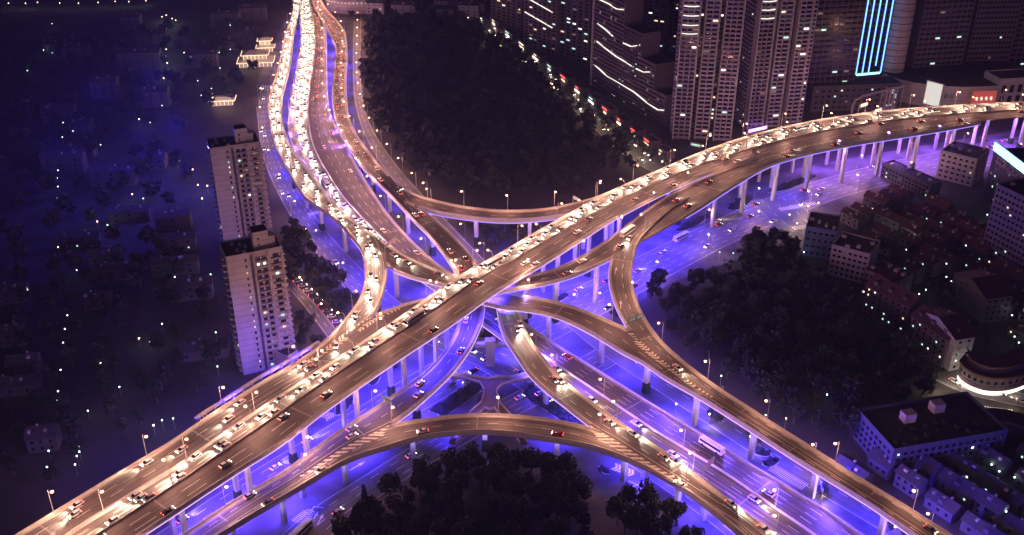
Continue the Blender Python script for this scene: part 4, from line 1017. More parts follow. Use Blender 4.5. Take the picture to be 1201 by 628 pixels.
TILE = mat('roof_tile', (.10, .045, .04), .9, var=.3, scale=.6)
TILEG = mat('roof_tile_grey', (.06, .055, .06), .9, var=.3, scale=.6)
LIT = [emit('window_lit_warm', (1, .72, .45), 1.6), emit('window_lit_cool', (.62, 1, .85), 1.3), emit('window_lit_white', (1, .95, .88), 2.0), emit('window_lit_dim', (.9, .6, .5), .25)]
WHITEL = emit('cornice_light_white', (1.0, .90, .80), 1.5); CYAN = emit('led_line_cyan', (.16, .42, 1.0), 3.2); SHOP = emit('shop_light', (1.0, .80, .6), 3.2, True); SIGNR = emit('red_sign_light', (1.0, .07, .06), 3.5, True)
SIGNV = emit('violet_sign_light', (.55, .22, 1.0), 5); TEALW = emit('roof_screen_light', (.30, .78, 1.0), 3.2, True); BILLW = emit('billboard_white', (1, .95, .88), .85); BILLR = emit('billboard_red', (1, .14, .10), .5)
wmesh = {}
def box_mesh(key, name, size, m, off=(0, 0, 0)):
    if key not in wmesh:
        mb = MB(); mb.box(off, size); wmesh[key] = mb.mesh(name, m)
    return wmesh[key]
class Bld:
    def __init__(s, name, label, cat, fl, fr, z, depth, h, group=None, rb=None):
        A, B = W(*fl, z), W(*fr, z); s.w = (B - A).xy.length; s.d = depth; s.h = h
        s.rz = math.atan2(B.y - A.y, B.x - A.x)
        s.o = empty(name, (A.x, A.y, 0), s.rz, label, cat, group); s.wins = []; s.bal = []
    def walls(s, m, roof=ROOF, par=.9, body=None):
        b = body or [(0, 0, s.w, s.d, 0, s.h)]
        for (x0, y0, x1, y1, z0, z1) in b:
            mb = MB(); mb.box(((x0 + x1) / 2, (y0 + y1) / 2, (z0 + z1) / 2), (x1 - x0, y1 - y0, z1 - z0)); mb.obj('wall', m, s.o)
            mb = MB(); mb.box(((x0 + x1) / 2, (y0 + y1) / 2, z1 + .06), (x1 - x0 - .8, y1 - y0 - .8, .12))
            mb.obj('roof', roof, s.o); t = .3; mb = MB(); zc = z1 + par / 2 + .003
            mb.box(((x0 + x1) / 2, y0 + t / 2, zc), (x1 - x0, t, par)); mb.box(((x0 + x1) / 2, y1 - t / 2, zc), (x1 - x0, t, par))
            mb.box((x0 + t / 2, (y0 + y1) / 2, zc), (t, y1 - y0 - 2 * t, par)); mb.box((x1 - t / 2, (y0 + y1) / 2, zc), (t, y1 - y0 - 2 * t, par)); mb.obj('roof_parapet', m, s.o)
    def face(s, side, x0, x1, z0, z1, cols, rows, ww, wh, lit=.1, ltypes=(0, 1, 2, 3), off=0.0, bal=None, seed=0, y=None):
        """side: f front, r right, l left; coordinates along the face"""
        r = random.Random(seed + int(x0 * 7 + z0)); dx = (x1 - x0) / cols; dz = (z1 - z0) / rows
        for j in range(rows):
            for i in range(cols):
                u = x0 + dx * (i + .5); z = z0 + dz * (j + .5)
                if side == 'f': p = (u, (y or 0) - .04 - off, z); a = 0
                elif side == 'r': p = ((s.w if y is None else y) + .04 + off, u, z); a = R(90)
                else: p = ((0 if y is None else y) - .04 - off, u, z); a = R(-90)
                k = r.choice(ltypes) if r.random() < lit else -1
                s.wins.append((p, a, ww, wh, k))
                if bal and (bal == 1 or i % bal == 0): s.bal.append((p, a, dx * .86, z - dz * .5 + .1))
    def finish(s, balh=1.0, bald=1.2, bm=None):
        # most visible windows (lit ones first, then the highest and nearest) are parts, the rest one part
        s.wins = [(p, a, ww * .62 if (k >= 0 and ww < 2.5) else ww, wh * .7 if k >= 0 else wh, k) for (p, a, ww, wh, k) in s.wins]
        W_ = sorted(s.wins, key=lambda q: (q[4] < 0, q[0][1]))
        for i, (p, a, ww, wh, k) in enumerate(W_):
            if i >= 90: break
            me = box_mesh(('win', round(ww, 2), round(wh, 2), k), 'window', (ww, .12, wh), GLASS if k < 0 else LIT[k]); link('window', me, s.o, p, a)
        if len(W_) > 90:
            mb = MB()
            for (p, a, ww, wh, k) in W_[90:]: mb.box(p, (ww, .12, wh), a, m=0 if k < 0 else k + 1)
            tag(mb.obj('window', [GLASS] + LIT, s.o), kind='stuff')
        bm = bm or CONC
        for i, (p, a, ww, z) in enumerate(s.bal):
            if i >= 90: break
            me = box_mesh(('bal', round(ww, 2), balh, bald), 'balcony', (ww, bald, balh), bm, (0, -bald / 2, 0)); link('balcony', me, s.o, (p[0], p[1], z), a)
        if len(s.bal) > 90:
            mb = MB()
            for (p, a, ww, z) in s.bal[90:]:
                ca, sa = math.cos(a), math.sin(a); mb.box((p[0] + bald / 2 * sa, p[1] - bald / 2 * ca, z), (ww, bald, balh), a)
            tag(mb.obj('balcony', bm, s.o), kind='stuff')
    def part(s, name, m, boxes):
        mb = MB()
        for c, sz in boxes: mb.box(c, sz)
        return mb.obj(name, m, s.o)
def ztop(base, ytop):
    """height of a point above ground pixel `base` that shows at row ytop"""
    P = W(*base, 0); lo, hi = 0, 400
    for _ in range(40):
        m = (lo + hi) / 2
        if PX((P.x, P.y, m))[1] > ytop: lo = m
        else: hi = m
    return lo
TWM = wallmat('tower_render', (.40, .36, .37)); TWP = wallmat('tower_pinkish', (.42, .35, .47)); TWD = wallmat('tower_dark', (.10, .09, .11)); TWB = wallmat('tower_brown', (.13, .10, .13))
# twin left towers
def twin(label, fl, fr, h):
    b = Bld('apartment_tower', label, 'apartment tower', fl, fr, h, 15, h, 'twin apartment towers at left')
    w_ = b.w; b.walls(TWM)
    b.part('facade_recess', TWD, [((w_ * .43, -.05, h / 2), (1.0, .2, h - 1))])  # dark strip on the flat wall, recess shade put into its colour
    b.part('facade_pier', TWM, [((w_ * .47, -.45, h / 2), (.5, .9, h)), ((w_ * .98, -.4, h / 2), (.5, .8, h)), ((w_ * .73, -.4, h / 2), (.6, .8, h))])
    rows = int(h / 3); b.face('f', w_ * .28, w_ * .38, 1, h - 1, 1, rows, .8, 1.3, .3, (0, 1, 2), seed=3)
    b.face('f', w_ * .49, w_ * .71, 1, h - 1, 2, rows, 1.7, 1.5, .18, bal=1, seed=5); b.face('f', w_ * .76, w_ * .96, 1, h - 1, 1, rows, 2.2, 1.5, .2, bal=1, seed=9)
    b.face('l', 1.5, b.d - 1.5, 1, h - 1, 4, rows, 1.4, 1.5, .06, bal=2, seed=2); b.face('r', 1.5, b.d - 1.5, 1, h - 1, 4, rows, 1.4, 1.5, .06, bal=2, seed=12)
    b.finish(.9, 1.1, TWM)
    q = b.part('roof_room', TWM, [((w_ * .66, 5.5, h + 4.2), (6.5, 6.5, 8.4)), ((w_ * .66 + 4.6, 5.5, h + 2.6), (2.8, 5.5, 5.2))])
    mb = MB(); mb.box((w_ * .66, 5.5, h + 8.5), (6.2, 6.2, .2)); mb.obj('roof_room_roof', ROOF, b.o)
    mb = MB(); mb.box((w_ * .66 - 1.2, 2.18, h + 2.4), (.8, .12, 1.2)); mb.box((w_ * .66 - 1.2, 2.18, h + 5.2), (.8, .12, 1.2)); mb.obj('window', GLASS, b.o)
    r = random.Random(int(fl[0]))
    for k in range(5): b.part('roof_unit', CONC, [((r.uniform(1.5, w_ * .4), 2 + k * 2.4, h + .7), (r.uniform(1, 2.4), r.uniform(1, 2), 1.2))])
    return b
twin('nearer of the twin pale apartment towers at left, its foot washed in blue light', (265, 304), (331, 291), 59)
twin('farther of the twin pale apartment towers at left, behind the other tower', (246, 176), (305, 168), 60)
an = Bld('annex', 'low annex at the right foot of the nearer apartment tower', 'building', (340, 440), (352, 432), 0, 8, 9); an.walls(TWM); an.face('f', .5, an.w - .5, .8, 8.5, 2, 3, 1, 1.2, .1); an.finish()
# right residential towers with serrated balconies
def resi(label, base_l, base_r, h, bays, litband=None, m=TWP, seed=1):
    b = Bld('residential_tower', label, 'apartment tower', base_l, base_r, 0, 17, h, 'residential towers at upper right'); w_ = b.w
    rows = int(h / 3.0); body = []
    for (a, c, dep, kind) in bays:
        body.append((w_ * a, -dep, w_ * c, b.d, 0, h - (0 if kind != 'core' else 0)))
    b.walls(m, body=[q for q, k in zip(body, bays) if k[3] != 'core']); b.walls(TWD, body=[q for q, k in zip(body, bays) if k[3] == 'core'])  # cores take the dark wall colour in place of recess shade
    for n_, (a, c, dep, kind) in enumerate(bays):
        x0, x1 = w_ * a, w_ * c; wd = x1 - x0
        cols = max(1, int(wd / 3.6))
        b.face('f', x0 + .4, x1 - .4, 1.5, h - 1, cols, rows, wd / cols * .72, 1.7, .05 if kind != 'core' else .12, seed=seed + n_, y=-dep, bal=(1 if kind == 'bal' else None))
        if kind == 'bal':
            b.part('facade_pier', TWM, [((x0 + .3, -dep - .9, h / 2), (.9, 1.8, h)), ((x1 - .3, -dep - .9, h / 2), (1.2, 1.8, h))])
    if litband:
        zs, (a, c, dep) = litband
        for z in zs:
            mb = MB(); n = 6; x0, x1 = w_ * a, w_ * c
            for k in range(n):
                u0, u1 = k / n, (k + 1) / n; f = lambda u: -dep - 1.0 - 1.6 * math.sin(math.pi * u)
                p, q = Vector((x0 + (x1 - x0) * u0, f(u0), z)), Vector((x0 + (x1 - x0) * u1, f(u1), z)); up = Vector((0, 0, .55)); dn = Vector((0, .4, 0))
                mb.quad(p, q, q + up, p + up); mb.quad(p + up, q + up, q + up + dn, p + up + dn); mb.quad(p, q, q + dn, p + dn)
            mb.obj('cornice_light', WHITEL, b.o)
    b.face('l', 1, b.d - 1, 1.5, h - 1, 4, rows, 2, 1.6, .06, bal=1, seed=seed + 20, y=w_ * bays[0][0]); b.face('r', 1, b.d - 1, 1.5, h - 1, 3, rows, 1, 1.4, .05, seed=seed + 30, y=w_ * bays[-1][1])
    b.finish(1.1, 1.3, m); return b
zA1 = [ztop((800, 160), y) for y in (37, 27, 16, 5, -4)]
resi('left one of the two balconied towers by the highway, with curved white light bands', (788, 160), (856, 163), 132, [(0, .30, 4.5, 'bal'), (.30, .38, 0, 'core'), (.38, .62, 2.6, 'bal'), (.62, .70, 0, 'core'), (.70, 1, 4.2, 'bal')], (zA1, (0, .28, 4.5)), seed=4)
zA2 = [ztop((880, 150), y) for y in (20, 10, 0)]
resi('right one of the two balconied towers by the highway, with a plain pale end wall', (872, 150), (936, 146), 135, [(0, .28, 4.5, 'bal'), (.28, .36, 0, 'core'), (.36, .60, 2.6, 'bal'), (.60, .68, 0, 'core'), (.68, .92, 4.2, 'bal'), (.92, 1, 4.6, 'plain')], (zA2, (0, .26, 4.5)), seed=14)
# stepped slab with white cornice lines
def stepped():
    b = Bld('stepped_apartment_block', 'stepped apartment block with long wavy white light lines descending to the right', 'apartment block', (694, 100), (778, 150), 0, 16, 60)
    w_ = b.w; H_ = [(0, .42, 150), (.42, .66, ztop((738, 128), 38)), (.66, .85, ztop((757, 138), 74)), (.85, 1.0, ztop((774, 148), 112))]
    b.walls(TWB, body=[(w_ * a, 0, w_ * c, b.d, 0, h) for a, c, h in H_])
    for k, (a, c, h) in enumerate(H_):
        wd = w_ * (c - a); b.face('f', w_ * a + .5, w_ * c - .5, 1, min(h, 110) - .5, max(2, int(wd / 3.2)), int(min(h, 110) / 3), 1.8, 1.5, .1, seed=30 + k)
        mb = MB(); z = 3.0; sl = MB()
        while z < min(h, 112): sl.box((w_ * (a + c) / 2, -.5, z), (wd * .98, 1.0, .28)); z += 3.0
        sl.obj('floor_ledge', TWB, b.o)
    def band(pts):
        mb = MB(); P = []
        for (x, y) in pts:
            # find the point on the front plane
            o = b.o.location; dx = Vector((math.cos(b.rz), math.sin(b.rz), 0)); nn = Vector((math.sin(b.rz), -math.cos(b.rz), 0))
            C = Vector((0, 0, CAMZ)); d = (W(x, y, 0) - C); t = (o - C).dot(nn) / d.dot(nn) if abs(d.dot(nn)) > 1e-6 else 1
            Pw = C + d * t; P.append(Vector(((Pw - o).dot(dx), -1.2, Pw.z)))
        for p, q in zip(P[:-1], P[1:]):
            up = Vector((0, 0, .6)); dn = Vector((0, .8, 0)); mb.quad(p, q, q + up, p + up); mb.quad(p + up, q + up, q + up + dn, p + up + dn); mb.quad(p, q, q + dn, p + dn)
        mb.obj('cornice_light', WHITEL, b.o)
    band([(704, 0), (715, 5), (724, 11), (733, 12)]); band([(702, 28), (711, 35), (720, 43)]); band([(701, 49), (712, 58), (724, 67), (736, 74), (742, 78)]); band([(732, 51), (741, 55), (749, 54)]); band([(747, 81), (756, 85), (764, 85)])
    band([(699, 77), (712, 89), (726, 97), (744, 108), (760, 121), (772, 129), (780, 130)])
    b.part('facade_pier', TWM, [((-.6, -.4, 60), (1.6, 1.6, 120))])
    b.finish()
stepped()
def slab(label, bl, br, h, m, cols, lit=.12, bands=(), name='apartment_block', seed=0, depth=14, cat='apartment block', group='apartment blocks along the market street', ledge=True):
    b = Bld(name, label, cat, bl, br, 0, depth, h, group); b.walls(m); rows = int(min(h, 115) / 3)
    b.face('f', .6, b.w - .6, 1, rows * 3 + 1, cols, rows, (b.w - 1.2) / cols * .55, 1.5, lit, seed=seed); b.face('l', 1, b.d - 1, 1, rows * 3 + 1, 3, rows, 1.6, 1.5, lit * .6, seed=seed + 3)
    if ledge:
        mb = MB()
        for j in range(rows): mb.box((b.w / 2, -.45, 1.0 + j * 3), (b.w * .96, .9, .3))
        mb.obj('floor_ledge', m, b.o)
    for (x0, z0, x1, z1) in bands:
        mb = MB(); p, q = Vector((b.w * x0, -1.1, z0)), Vector((b.w * x1, -1.1, z1)); up = Vector((0, 0, .6)); mb.quad(p, q, q + up, p + up); mb.quad(p + up, q + up, q + up + Vector((0, .8, 0)), p + up + Vector((0, .8, 0))); mb.obj('cornice_light', WHITEL, b.o)
    b.finish(); return b
z1, z2 = ztop((630, 66), 28), ztop((630, 66), 10)
slab('brown slab block with two white light lines left of the stepped block', (614, 58), (652, 70), 110, TWB, 7, .12, [(.05, z1 + 5, .9, z1 - 2), (.05, z2 + 5, .9, z2 - 2)], seed=50)
slab('slim dark slab with a single column of lit windows beside the stepped block', (655, 68), (690, 78), 115, TWD, 5, .1, seed=51)
slab('small pinkish slab block at the top centre left of the other slabs', (576, 28), (612, 38), 100, TWB, 6, .08, seed=52)
slab('dark slab block behind the stepped apartment block', (735, 60), (778, 66), 110, TWD, 6, .1, seed=53)
slab('dark slab filling the gap between the stepped block and the left balconied tower', (780, 62), (812, 62), 120, TWD, 5, .08, seed=54)
# dark glass tower, LED tower, cylinder, wide towers
GLW = mat('curtain_wall', (.03, .03, .045), .25, var=.3, scale=.1, spec=.6); GLM = mat('mullion', (.16, .13, .15), .6)
def office(label, bl, br, h, m=GLW, cols=8, lit=.04, depth=26, name='office_tower', group='office towers at upper right', mull=True, seed=0, z0=0, lt=(1, 3)):
    b = Bld(name, label, 'office tower', bl, br, 0, depth, h, group); b.walls(m)
    if mull:
        mb = MB()
        for i in range(cols + 1): mb.box((b.w * i / cols, -.15, h / 2), (.35, .3, h))
        z = 4
        while z < min(h, 130): mb.box((b.w / 2, -.1, z), (b.w, .2, .5)); z += 4
        mb.obj('mullion', GLM, b.o)
    rows = int(min(h, 128) / 4); b.face('f', .2, b.w - .2, z0 + 1.2, rows * 4 + 1.2, cols, rows, b.w / cols * .8, 2.2, lit, lt, seed=seed); b.finish(); return b
office('dark glass office tower right of the two balconied towers', (942, 128), (996, 124), 150, seed=60, lit=.03)
LT = office('dark office tower striped with glowing blue vertical light lines', (998, 112), (1029, 109), 150, cols=6, lit=.0, depth=20, mull=False, seed=61)
zl = ztop((1010, 112), 88)
for k in range(5):
    mb = MB(); zz0 = zl + (6 if k == 3 else 0); mb.box((LT.w * (.04 + .23 * k), -.6, (zz0 + 150) / 2), (.7, .6, 150 - zz0)); mb.obj('light_line', CYAN, LT.o)
mb = MB(); mb.box((LT.w * .5, -.7, zl), (LT.w * .85, .8, 1.4)); mb.obj('light_line', TEALW, LT.o)
pd = Bld('podium', 'low dark podium below the blue striped tower', 'building', (950, 132), (1052, 128), 0, 18, 19); pd.walls(TWD); pd.face('f', 1, pd.w - 1, 1, 18, 14, 4, 2.2, 1.6, .12, (1, 3), seed=8); pd.finish()
# lit cylinder
cyo = empty('round_tower', W(1041, 106, 0), 0, 'pale ribbed round tower lit from below right of the blue striped tower', 'office tower')
mb = MB(); mb.tube((0, 0, 0), (0, 0, 150), 9, 9, 28); mb.obj('wall', TWM, cyo, smooth=False)
mb = MB(); z = 4
while z < 130: mb.tube((0, 0, z), (0, 0, z + .5), 9.35, 9.35, 28); z += 5
mb.obj('floor_ledge', TWD, cyo)
l = bpy.data.objects.new('facade_uplight', light_data('uplight', 'SPOT', 30000, (1, .85, .75), spot_size=R(70), spot_blend=.8, shadow_soft_size=.5)); COL.objects.link(l); l.parent = cyo; l.location = (-3, -17, 10); l.rotation_euler = Vector((3, 10, 24)).to_track_quat('-Z', 'Y').to_euler()
office('wide dark tower with pale side strips above the curved podium', (1066, 104), (1122, 100), 150, m=TWD, cols=9, lit=.05, seed=63)
office('dark tower with a diagonal lattice facade at the right edge of the picture', (1128, 96), (1176, 94), 150, m=TWD, cols=12, lit=.02, seed=64)
office('brownish dark tower in the upper right corner', (1178, 92), (1235, 88), 150, m=TWB, cols=8, lit=.03, seed=65)
# curved podium with billboards
cp = empty('shopping_podium', W(1120, 126, 0), 0, 'low curved beige shopping podium with two lit billboards', 'shopping centre')
mb = MB(); lg = MB(); rc_ = 46; n = 18; cc = (6, rc_ * .72); H0 = 17
ring = [(cc[0] + rc_ * 1.15 * math.cos(a), cc[1] + rc_ * .8 * math.sin(a)) for a in np.linspace(R(188), R(352), n + 1)]
for (x0, y0), (x1, y1) in zip(ring[:-1], ring[1:]):
    mb.quad((x0, y0, 0), (x1, y1, 0), (x1, y1, H0), (x0, y0, H0)); lg.quad((x0 * 1.01, y0 - .6, H0 - 2), (x1 * 1.01, y1 - .6, H0 - 2), (x1 * 1.01, y1 - .6, H0 - 1), (x0 * 1.01, y0 - .6, H0 - 1))
    lg.quad((x0 * 1.01, y0 - .6, H0 - 1), (x1 * 1.01, y1 - .6, H0 - 1), (x1, y1, H0 - 1), (x0, y0, H0 - 1))
mb.obj('wall', TWM, cp); lg.obj('cornice', CONC, cp); mb = MB(); mb.poly([(x, y, H0 - .3) for x, y in ring] + [(60, 60, H0 - .3), (-48, 60, H0 - .3)]); mb.obj('roof', ROOF, cp)
LET = mat('letter_metal', (.05, .04, .04), .5)
mb = MB()
for k in range(5):
    a = ring[8 + k // 2]; u = 8 + k; x0, y0 = ring[7][0] + k * 4.4, ring[7][1] - .9
    mb.box((x0, y0, 9.5), (.5, .3, 3)); mb.box((x0 + 1.2, y0, 10.6), (2.2, .3, .5)); mb.box((x0 + 1.2, y0, 8.6), (2.2, .3, .5)); mb.box((x0 + 1.6, y0, 9.6), (.4, .3, 2.6))
mb.obj('facade_lettering', LET, cp)
def billboard(label, pl, pr, z0, z1, m, chars=None, cm=None):
    A, B = W(*pl, z0), W(*pr, z0); a = math.atan2(B.y - A.y, B.x - A.x); w_ = (B - A).xy.length; o = empty('billboard', (A.x, A.y, z0), a, label, 'billboard')
    mb = MB(); mb.box((w_ / 2, 0, (z1 - z0) / 2), (w_, .5, z1 - z0)); mb.obj('panel', m, o)
    mb = MB(); t = .8; H_ = z1 - z0
    for c, s_ in (((w_ / 2, -.1, -t / 2), (w_ + 2 * t, .9, t)), ((w_ / 2, -.1, H_ + t / 2), (w_ + 2 * t, .9, t)), ((-t / 2, -.1, H_ / 2), (t, .9, H_)), ((w_ + t / 2, -.1, H_ / 2), (t, .9, H_))): mb.box(c, s_)
    mb.obj('frame', CONC, o)
    mb = MB()
    for x in (w_ * .25, w_ * .75): mb.box((x, .9, (-z0 + H_) / 2), (.5, .5, z0 + H_))
    mb.obj('support', STEEL, o)
    if chars:
        mb = MB(); r = random.Random(9); n = chars
        for k in range(n):
            cx = w_ * (k + .9) / (n + .8); s_ = w_ / (n + 1.5) * .8
            mb.box((cx, -.32, H_ * .6), (s_ * .9, .1, s_ * .18)); mb.box((cx, -.32, H_ * .6 + s_ * .4), (s_ * .7, .1, s_ * .16)); mb.box((cx, -.325, H_ * .6), (s_ * .18, .1, s_ * 1.1)); mb.box((cx + s_ * .3, -.33, H_ * .6 - s_ * .3), (s_ * .16, .1, s_ * .5)); mb.box((cx, -.335, H_ * .2), (s_ * .8, .1, s_ * .14))
        mb.obj('lettering', cm, o)
    return o
billboard('blank white glowing billboard on the corner of the curved podium', (1083, 121), (1101, 126), 6, 23, BILLW)
billboard('red glowing billboard with white characters on the curved podium', (1137, 129), (1164, 128), 2, 16, BILLR, 4, WHITEL)
billboard('small violet glowing sign by the roadside between the balconied towers', (877, 156), (899, 151), 1, 3.4, SIGNV, 5, WHITEL)
billboard('short pale green glowing sign strip at the foot of the left balconied tower', (811, 170), (821, 172), 1, 2.2, LIT[1])
rb_ = Bld('department_store', 'low beige store with tall dark windows at the right edge beside the red billboard', 'building', (1166, 126), (1225, 122), 0, 20, 21); rb_.walls(TWM); rb_.face('f', 1, rb_.w - 1, 1, 18, 6, 2, 3.2, 6, .12, (1, 3), seed=3); rb_.finish()
# white curved frame over the road
fr_ = empty('arched_frame', W(1000, 134, 0), 0, 'pale curved roof frame arching over beside the podium', 'canopy frame')
mb = MB(); base = W(1000, 134, 0); pts = [W(999, 131, 10), W(1000, 124, 15), W(1003, 118, 17), W(1012, 113, 18), W(1035, 107, 18), W(1060, 101, 18)]
pts = [base + Vector((0, 0, .2))] + pts
for p, q in zip(pts[:-1], pts[1:]): mb.tube(p - base, q - base, .9, .9, 6)
mb.obj('beam', TWM, fr_)
mb = MB()
for (x, y) in ((1035, 107), (1060, 101)): p = W(x, y, 18) - base; mb.tube((p.x, p.y, 0), p, .5, .5, 6)
mb.obj('post', STEEL, fr_)
vb = Bld('sign_tower', 'small pale panel building with blue window columns behind the highway signs', 'building', (1036, 130), (1050, 128), 0, 8, 17); vb.walls(TWP); vb.face('f', .5, vb.w - .5, 1, 16, 3, 8, 1.2, 1.2, .3, (1,), seed=2); vb.finish()
# right side blocks
lt = Bld('screen_topped_tower', 'dark tower crowned by a dazzling white light screen at the right edge', 'office tower', (1166, 176), (1215, 214), 30, 26, 30); lt.walls(GLW)
lt.face('f', .5, lt.w - .5, 1, 28, 10, 8, 1.8, 1.6, .15, (1, 3), seed=70); lt.face('l', .5, 20, 1, 28, 6, 8, 1.6, 1.6, .1, (1,), seed=71); lt.finish()
mb = MB(); mb.box((lt.w / 2, -.5, 32.5), (lt.w, .6, 5.0)); mb.obj('light_screen', TEALW, lt.o); mb = MB(); mb.box((lt.w / 2, .3, 32.3), (lt.w, .9, 5.4)); mb.obj('screen_frame', STEEL, lt.o)
def flats(label, a, b_, z, depth, h, m, cols, rows, lit=.08, roof=ROOF, side='l', sc_=2, seed=0, ww=1.5, bal=None, name='apartment_block', group='low blocks at right'):
    b = Bld(name, label, 'apartment block', a, b_, z, depth, h, group); b.walls(m, roof)
    b.face('f', .5, b.w - .5, .6, h - .4, cols, rows, ww, 1.3, lit, seed=seed, bal=bal)
    for s_ in side: b.face(s_, .5, depth - .5, .6, h - .4, sc_, rows, ww, 1.3, lit * .5, seed=seed + 9)
    b.finish(.9, 1, m)
    r = random.Random(seed)
    for k in range(4): b.part('roof_unit', CONC, [((b.w * (k + .5) / 4 , r.uniform(2, depth - 2), h + 1.0), (r.uniform(1.2, 2.4), r.uniform(1.5, 2.6), 1.4))])
    return b
flats('tall violet lit apartment block with a grid of small windows at the right edge', (1158, 262), (1212, 290), 22, 22, 44, wallmat('violet_render', (.13, .11, .24)), 11, 13, .07, seed=80)  # violet light is put into the wall colour
flats('square grey block with barred windows just below the right highway', (1100, 195), (1142, 206), 8, 22, 18, TWM, 6, 5, .02, seed=81, side='lr')
flats('long low block with a dotted lit eave below the right highway', (1032, 208), (1088, 234), 0, 10, 9, TWD, 14, 3, .1, (TILEG), seed=82)
flats('narrow block with a deep blue lit side wall at the edge of the park', (940, 300), (976, 306), 0, 20, 17, wallmat('blue_render', (.12, .13, .28)), 5, 4, .0, seed=83)  # wall tinted blue to stand in for the blue light on it
flats('pale L shaped block with a courtyard front beside the park', (970, 322), (1014, 334), 0, 18, 17, TWM, 7, 5, .03, seed=84)
flats('dark red roofed block behind the park blocks', (1008, 345), (1046, 362), 0, 15, 14, TWB, 6, 4, .1, TILE, seed=85)
# rows with gabled roofs
def gable(label, a, b_, depth, h, rh, m, rm, lit=.2, seed=0, group='gabled houses at right', cols=None, rows=None, z=0, name='gabled_house', dorm=0, cat='house'):
    b = Bld(name, label, cat, a, b_, z, depth, h, group); w_ = b.w
    mb = MB(); mb.box((w_ / 2, depth / 2, h / 2), (w_, depth, h)); mb.poly([(0, 0, h), (0, depth, h), (0, depth / 2, h + rh)]); mb.poly([(w_, 0, h), (w_, depth, h), (w_, depth / 2, h + rh)]); mb.obj('wall', m, b.o)
    mb = MB(); e = .5; t = .2; zz = h - e * rh / (depth / 2)
    for (y0, y1) in ((-e, depth / 2), (depth + e, depth / 2)):
        A0, A1, B1, B0 = (-e, y0, zz + .05), (w_ + e, y0, zz + .05), (w_ + e, y1, h + rh + .06), (-e, y1, h + rh + .06)
        mb.quad(A0, A1, B1, B0); mb.quad(tuple(np.add(A0, (0, 0, t))), tuple(np.add(A1, (0, 0, t))), tuple(np.add(B1, (0, 0, t))), tuple(np.add(B0, (0, 0, t)))); mb.quad(A0, A1, tuple(np.add(A1, (0, 0, t))), tuple(np.add(A0, (0, 0, t))))
    mb.obj('roof', rm, b.o)
    for k in range(dorm):
        x = w_ * (k + .5) / dorm; mb = MB(); mb.box((x, depth * .22, h + rh * .55), (2.0, 2.6, 1.7)); mb.obj('dormer', m, b.o)
    mb = MB(); r = random.Random(seed); mb.box((w_ * r.uniform(.2, .8), depth * .62, h + rh * .9), (.8, .8, 1.6)); mb.obj('chimney', CONC, b.o)
    if cols == 3 and name == 'lane_house':
        for k in range(r.choice([1, 2, 2])): b.part('water_tank', [CONC, STEEL, TILEG][k % 3], [((w_ * r.uniform(.1, .9), depth * r.uniform(.25, .4), h + rh * .75), (r.uniform(.8, 1.6), r.uniform(.8, 1.4), 1.3))])
    rows = rows or max(1, int(h / 3)); cols = cols or max(2, int(w_ / 3.5)); b.face('f', .4, w_ - .4, .5, h - .3, cols, rows, 1.2, 1.2, lit, (0, 1, 1, 2), seed=seed)
    b.face('l', .6, depth - .6, .5, h - .3, 2, rows, 1, 1.2, lit * .4, seed=seed + 1); b.finish(); return b
gable('long gabled apartment row with lit windows stepping down beside the park, upper part', (1010, 365), (1060, 392), 12, 15, 4, TWB, TILE, .25, 101, dorm=3, name='gabled_apartment_row', group='apartment rows at right')
gable('gabled apartment row with lit windows beside the dark park, lower part', (1062, 402), (1104, 432), 12, 15, 4, TWB, TILE, .3, 102, dorm=3, name='gabled_apartment_row', group='apartment rows at right')
gable('gabled block ending in a tall pale end wall above the lit street corner', (1112, 436), (1134, 432), 26, 17, 4, TWM, TILE, .06, 103, name='gabled_apartment_row', group='apartment rows at right')
gable('second apartment row behind the lit curved shop, with pale gable', (1150, 380), (1180, 376), 26, 14, 4, TWB, TILE, .1, 104, name='gabled_apartment_row', group='apartment rows at right')
# curved shop building
cs = empty('curved_shop_building', W(1160, 462, 0), 0, 'curved two storey shop building with a dazzling white ground floor at right', 'shop building')
P0 = W(1160, 462, 0); path = [W(x, y, 0) - P0 for x, y in ((1122, 444), (1128, 452), (1140, 459), (1155, 463.5), (1172, 464), (1188, 461), (1203, 455), (1222, 446))]
path = catmull(path, 4)
def ext(z0, z1, off, m, name, par=cs):
    mb = MB()
    Q = []
    for i, p in enumerate(path):
        t = (path[min(i + 1, len(path) - 1)] - path[max(i - 1, 0)]).normalized(); n_ = Vector((t.y, -t.x, 0)); Q.append(p + n_ * off)
    for p, q in zip(Q[:-1], Q[1:]): mb.quad((p.x, p.y, z0), (q.x, q.y, z0), (q.x, q.y, z1), (p.x, p.y, z1))
    for p, q, a, b_ in zip(Q[:-1], Q[1:], path[:-1], path[1:]): mb.quad((p.x, p.y, z1), (q.x, q.y, z1), (b_.x * .6, b_.y * .6 + 10, z1), (a.x * .6, a.y * .6 + 10, z1))
    return mb.obj(name, m, par)
SHOPW = emit('shop_front_light', (1.0, .86, .74), 1.7, True); ext(0, 2.6, 0, SHOPW, 'shop_front'); ext(2.6, 4.4, .5, TWB, 'canopy'); ext(4.2, 8.8, .1, TWB, 'wall'); ext(8.8, 9.8, .9, TILE, 'cornice'); ext(9.8, 12.8, -2.5, TWB, 'wall'); ext(12.8, 13.4, -1.8, TILE, 'roof')
mb = MB()
for i in range(2, len(path) - 1, 2):
    p = path[i]; t = (path[i + 1] - path[i - 1]).normalized(); mb.box((p.x + t.y * .18, p.y - t.x * .18, 6.4), (1.3, .12, 1.6), math.atan2(t.y, t.x))
mb.obj('window', GLASS, cs)
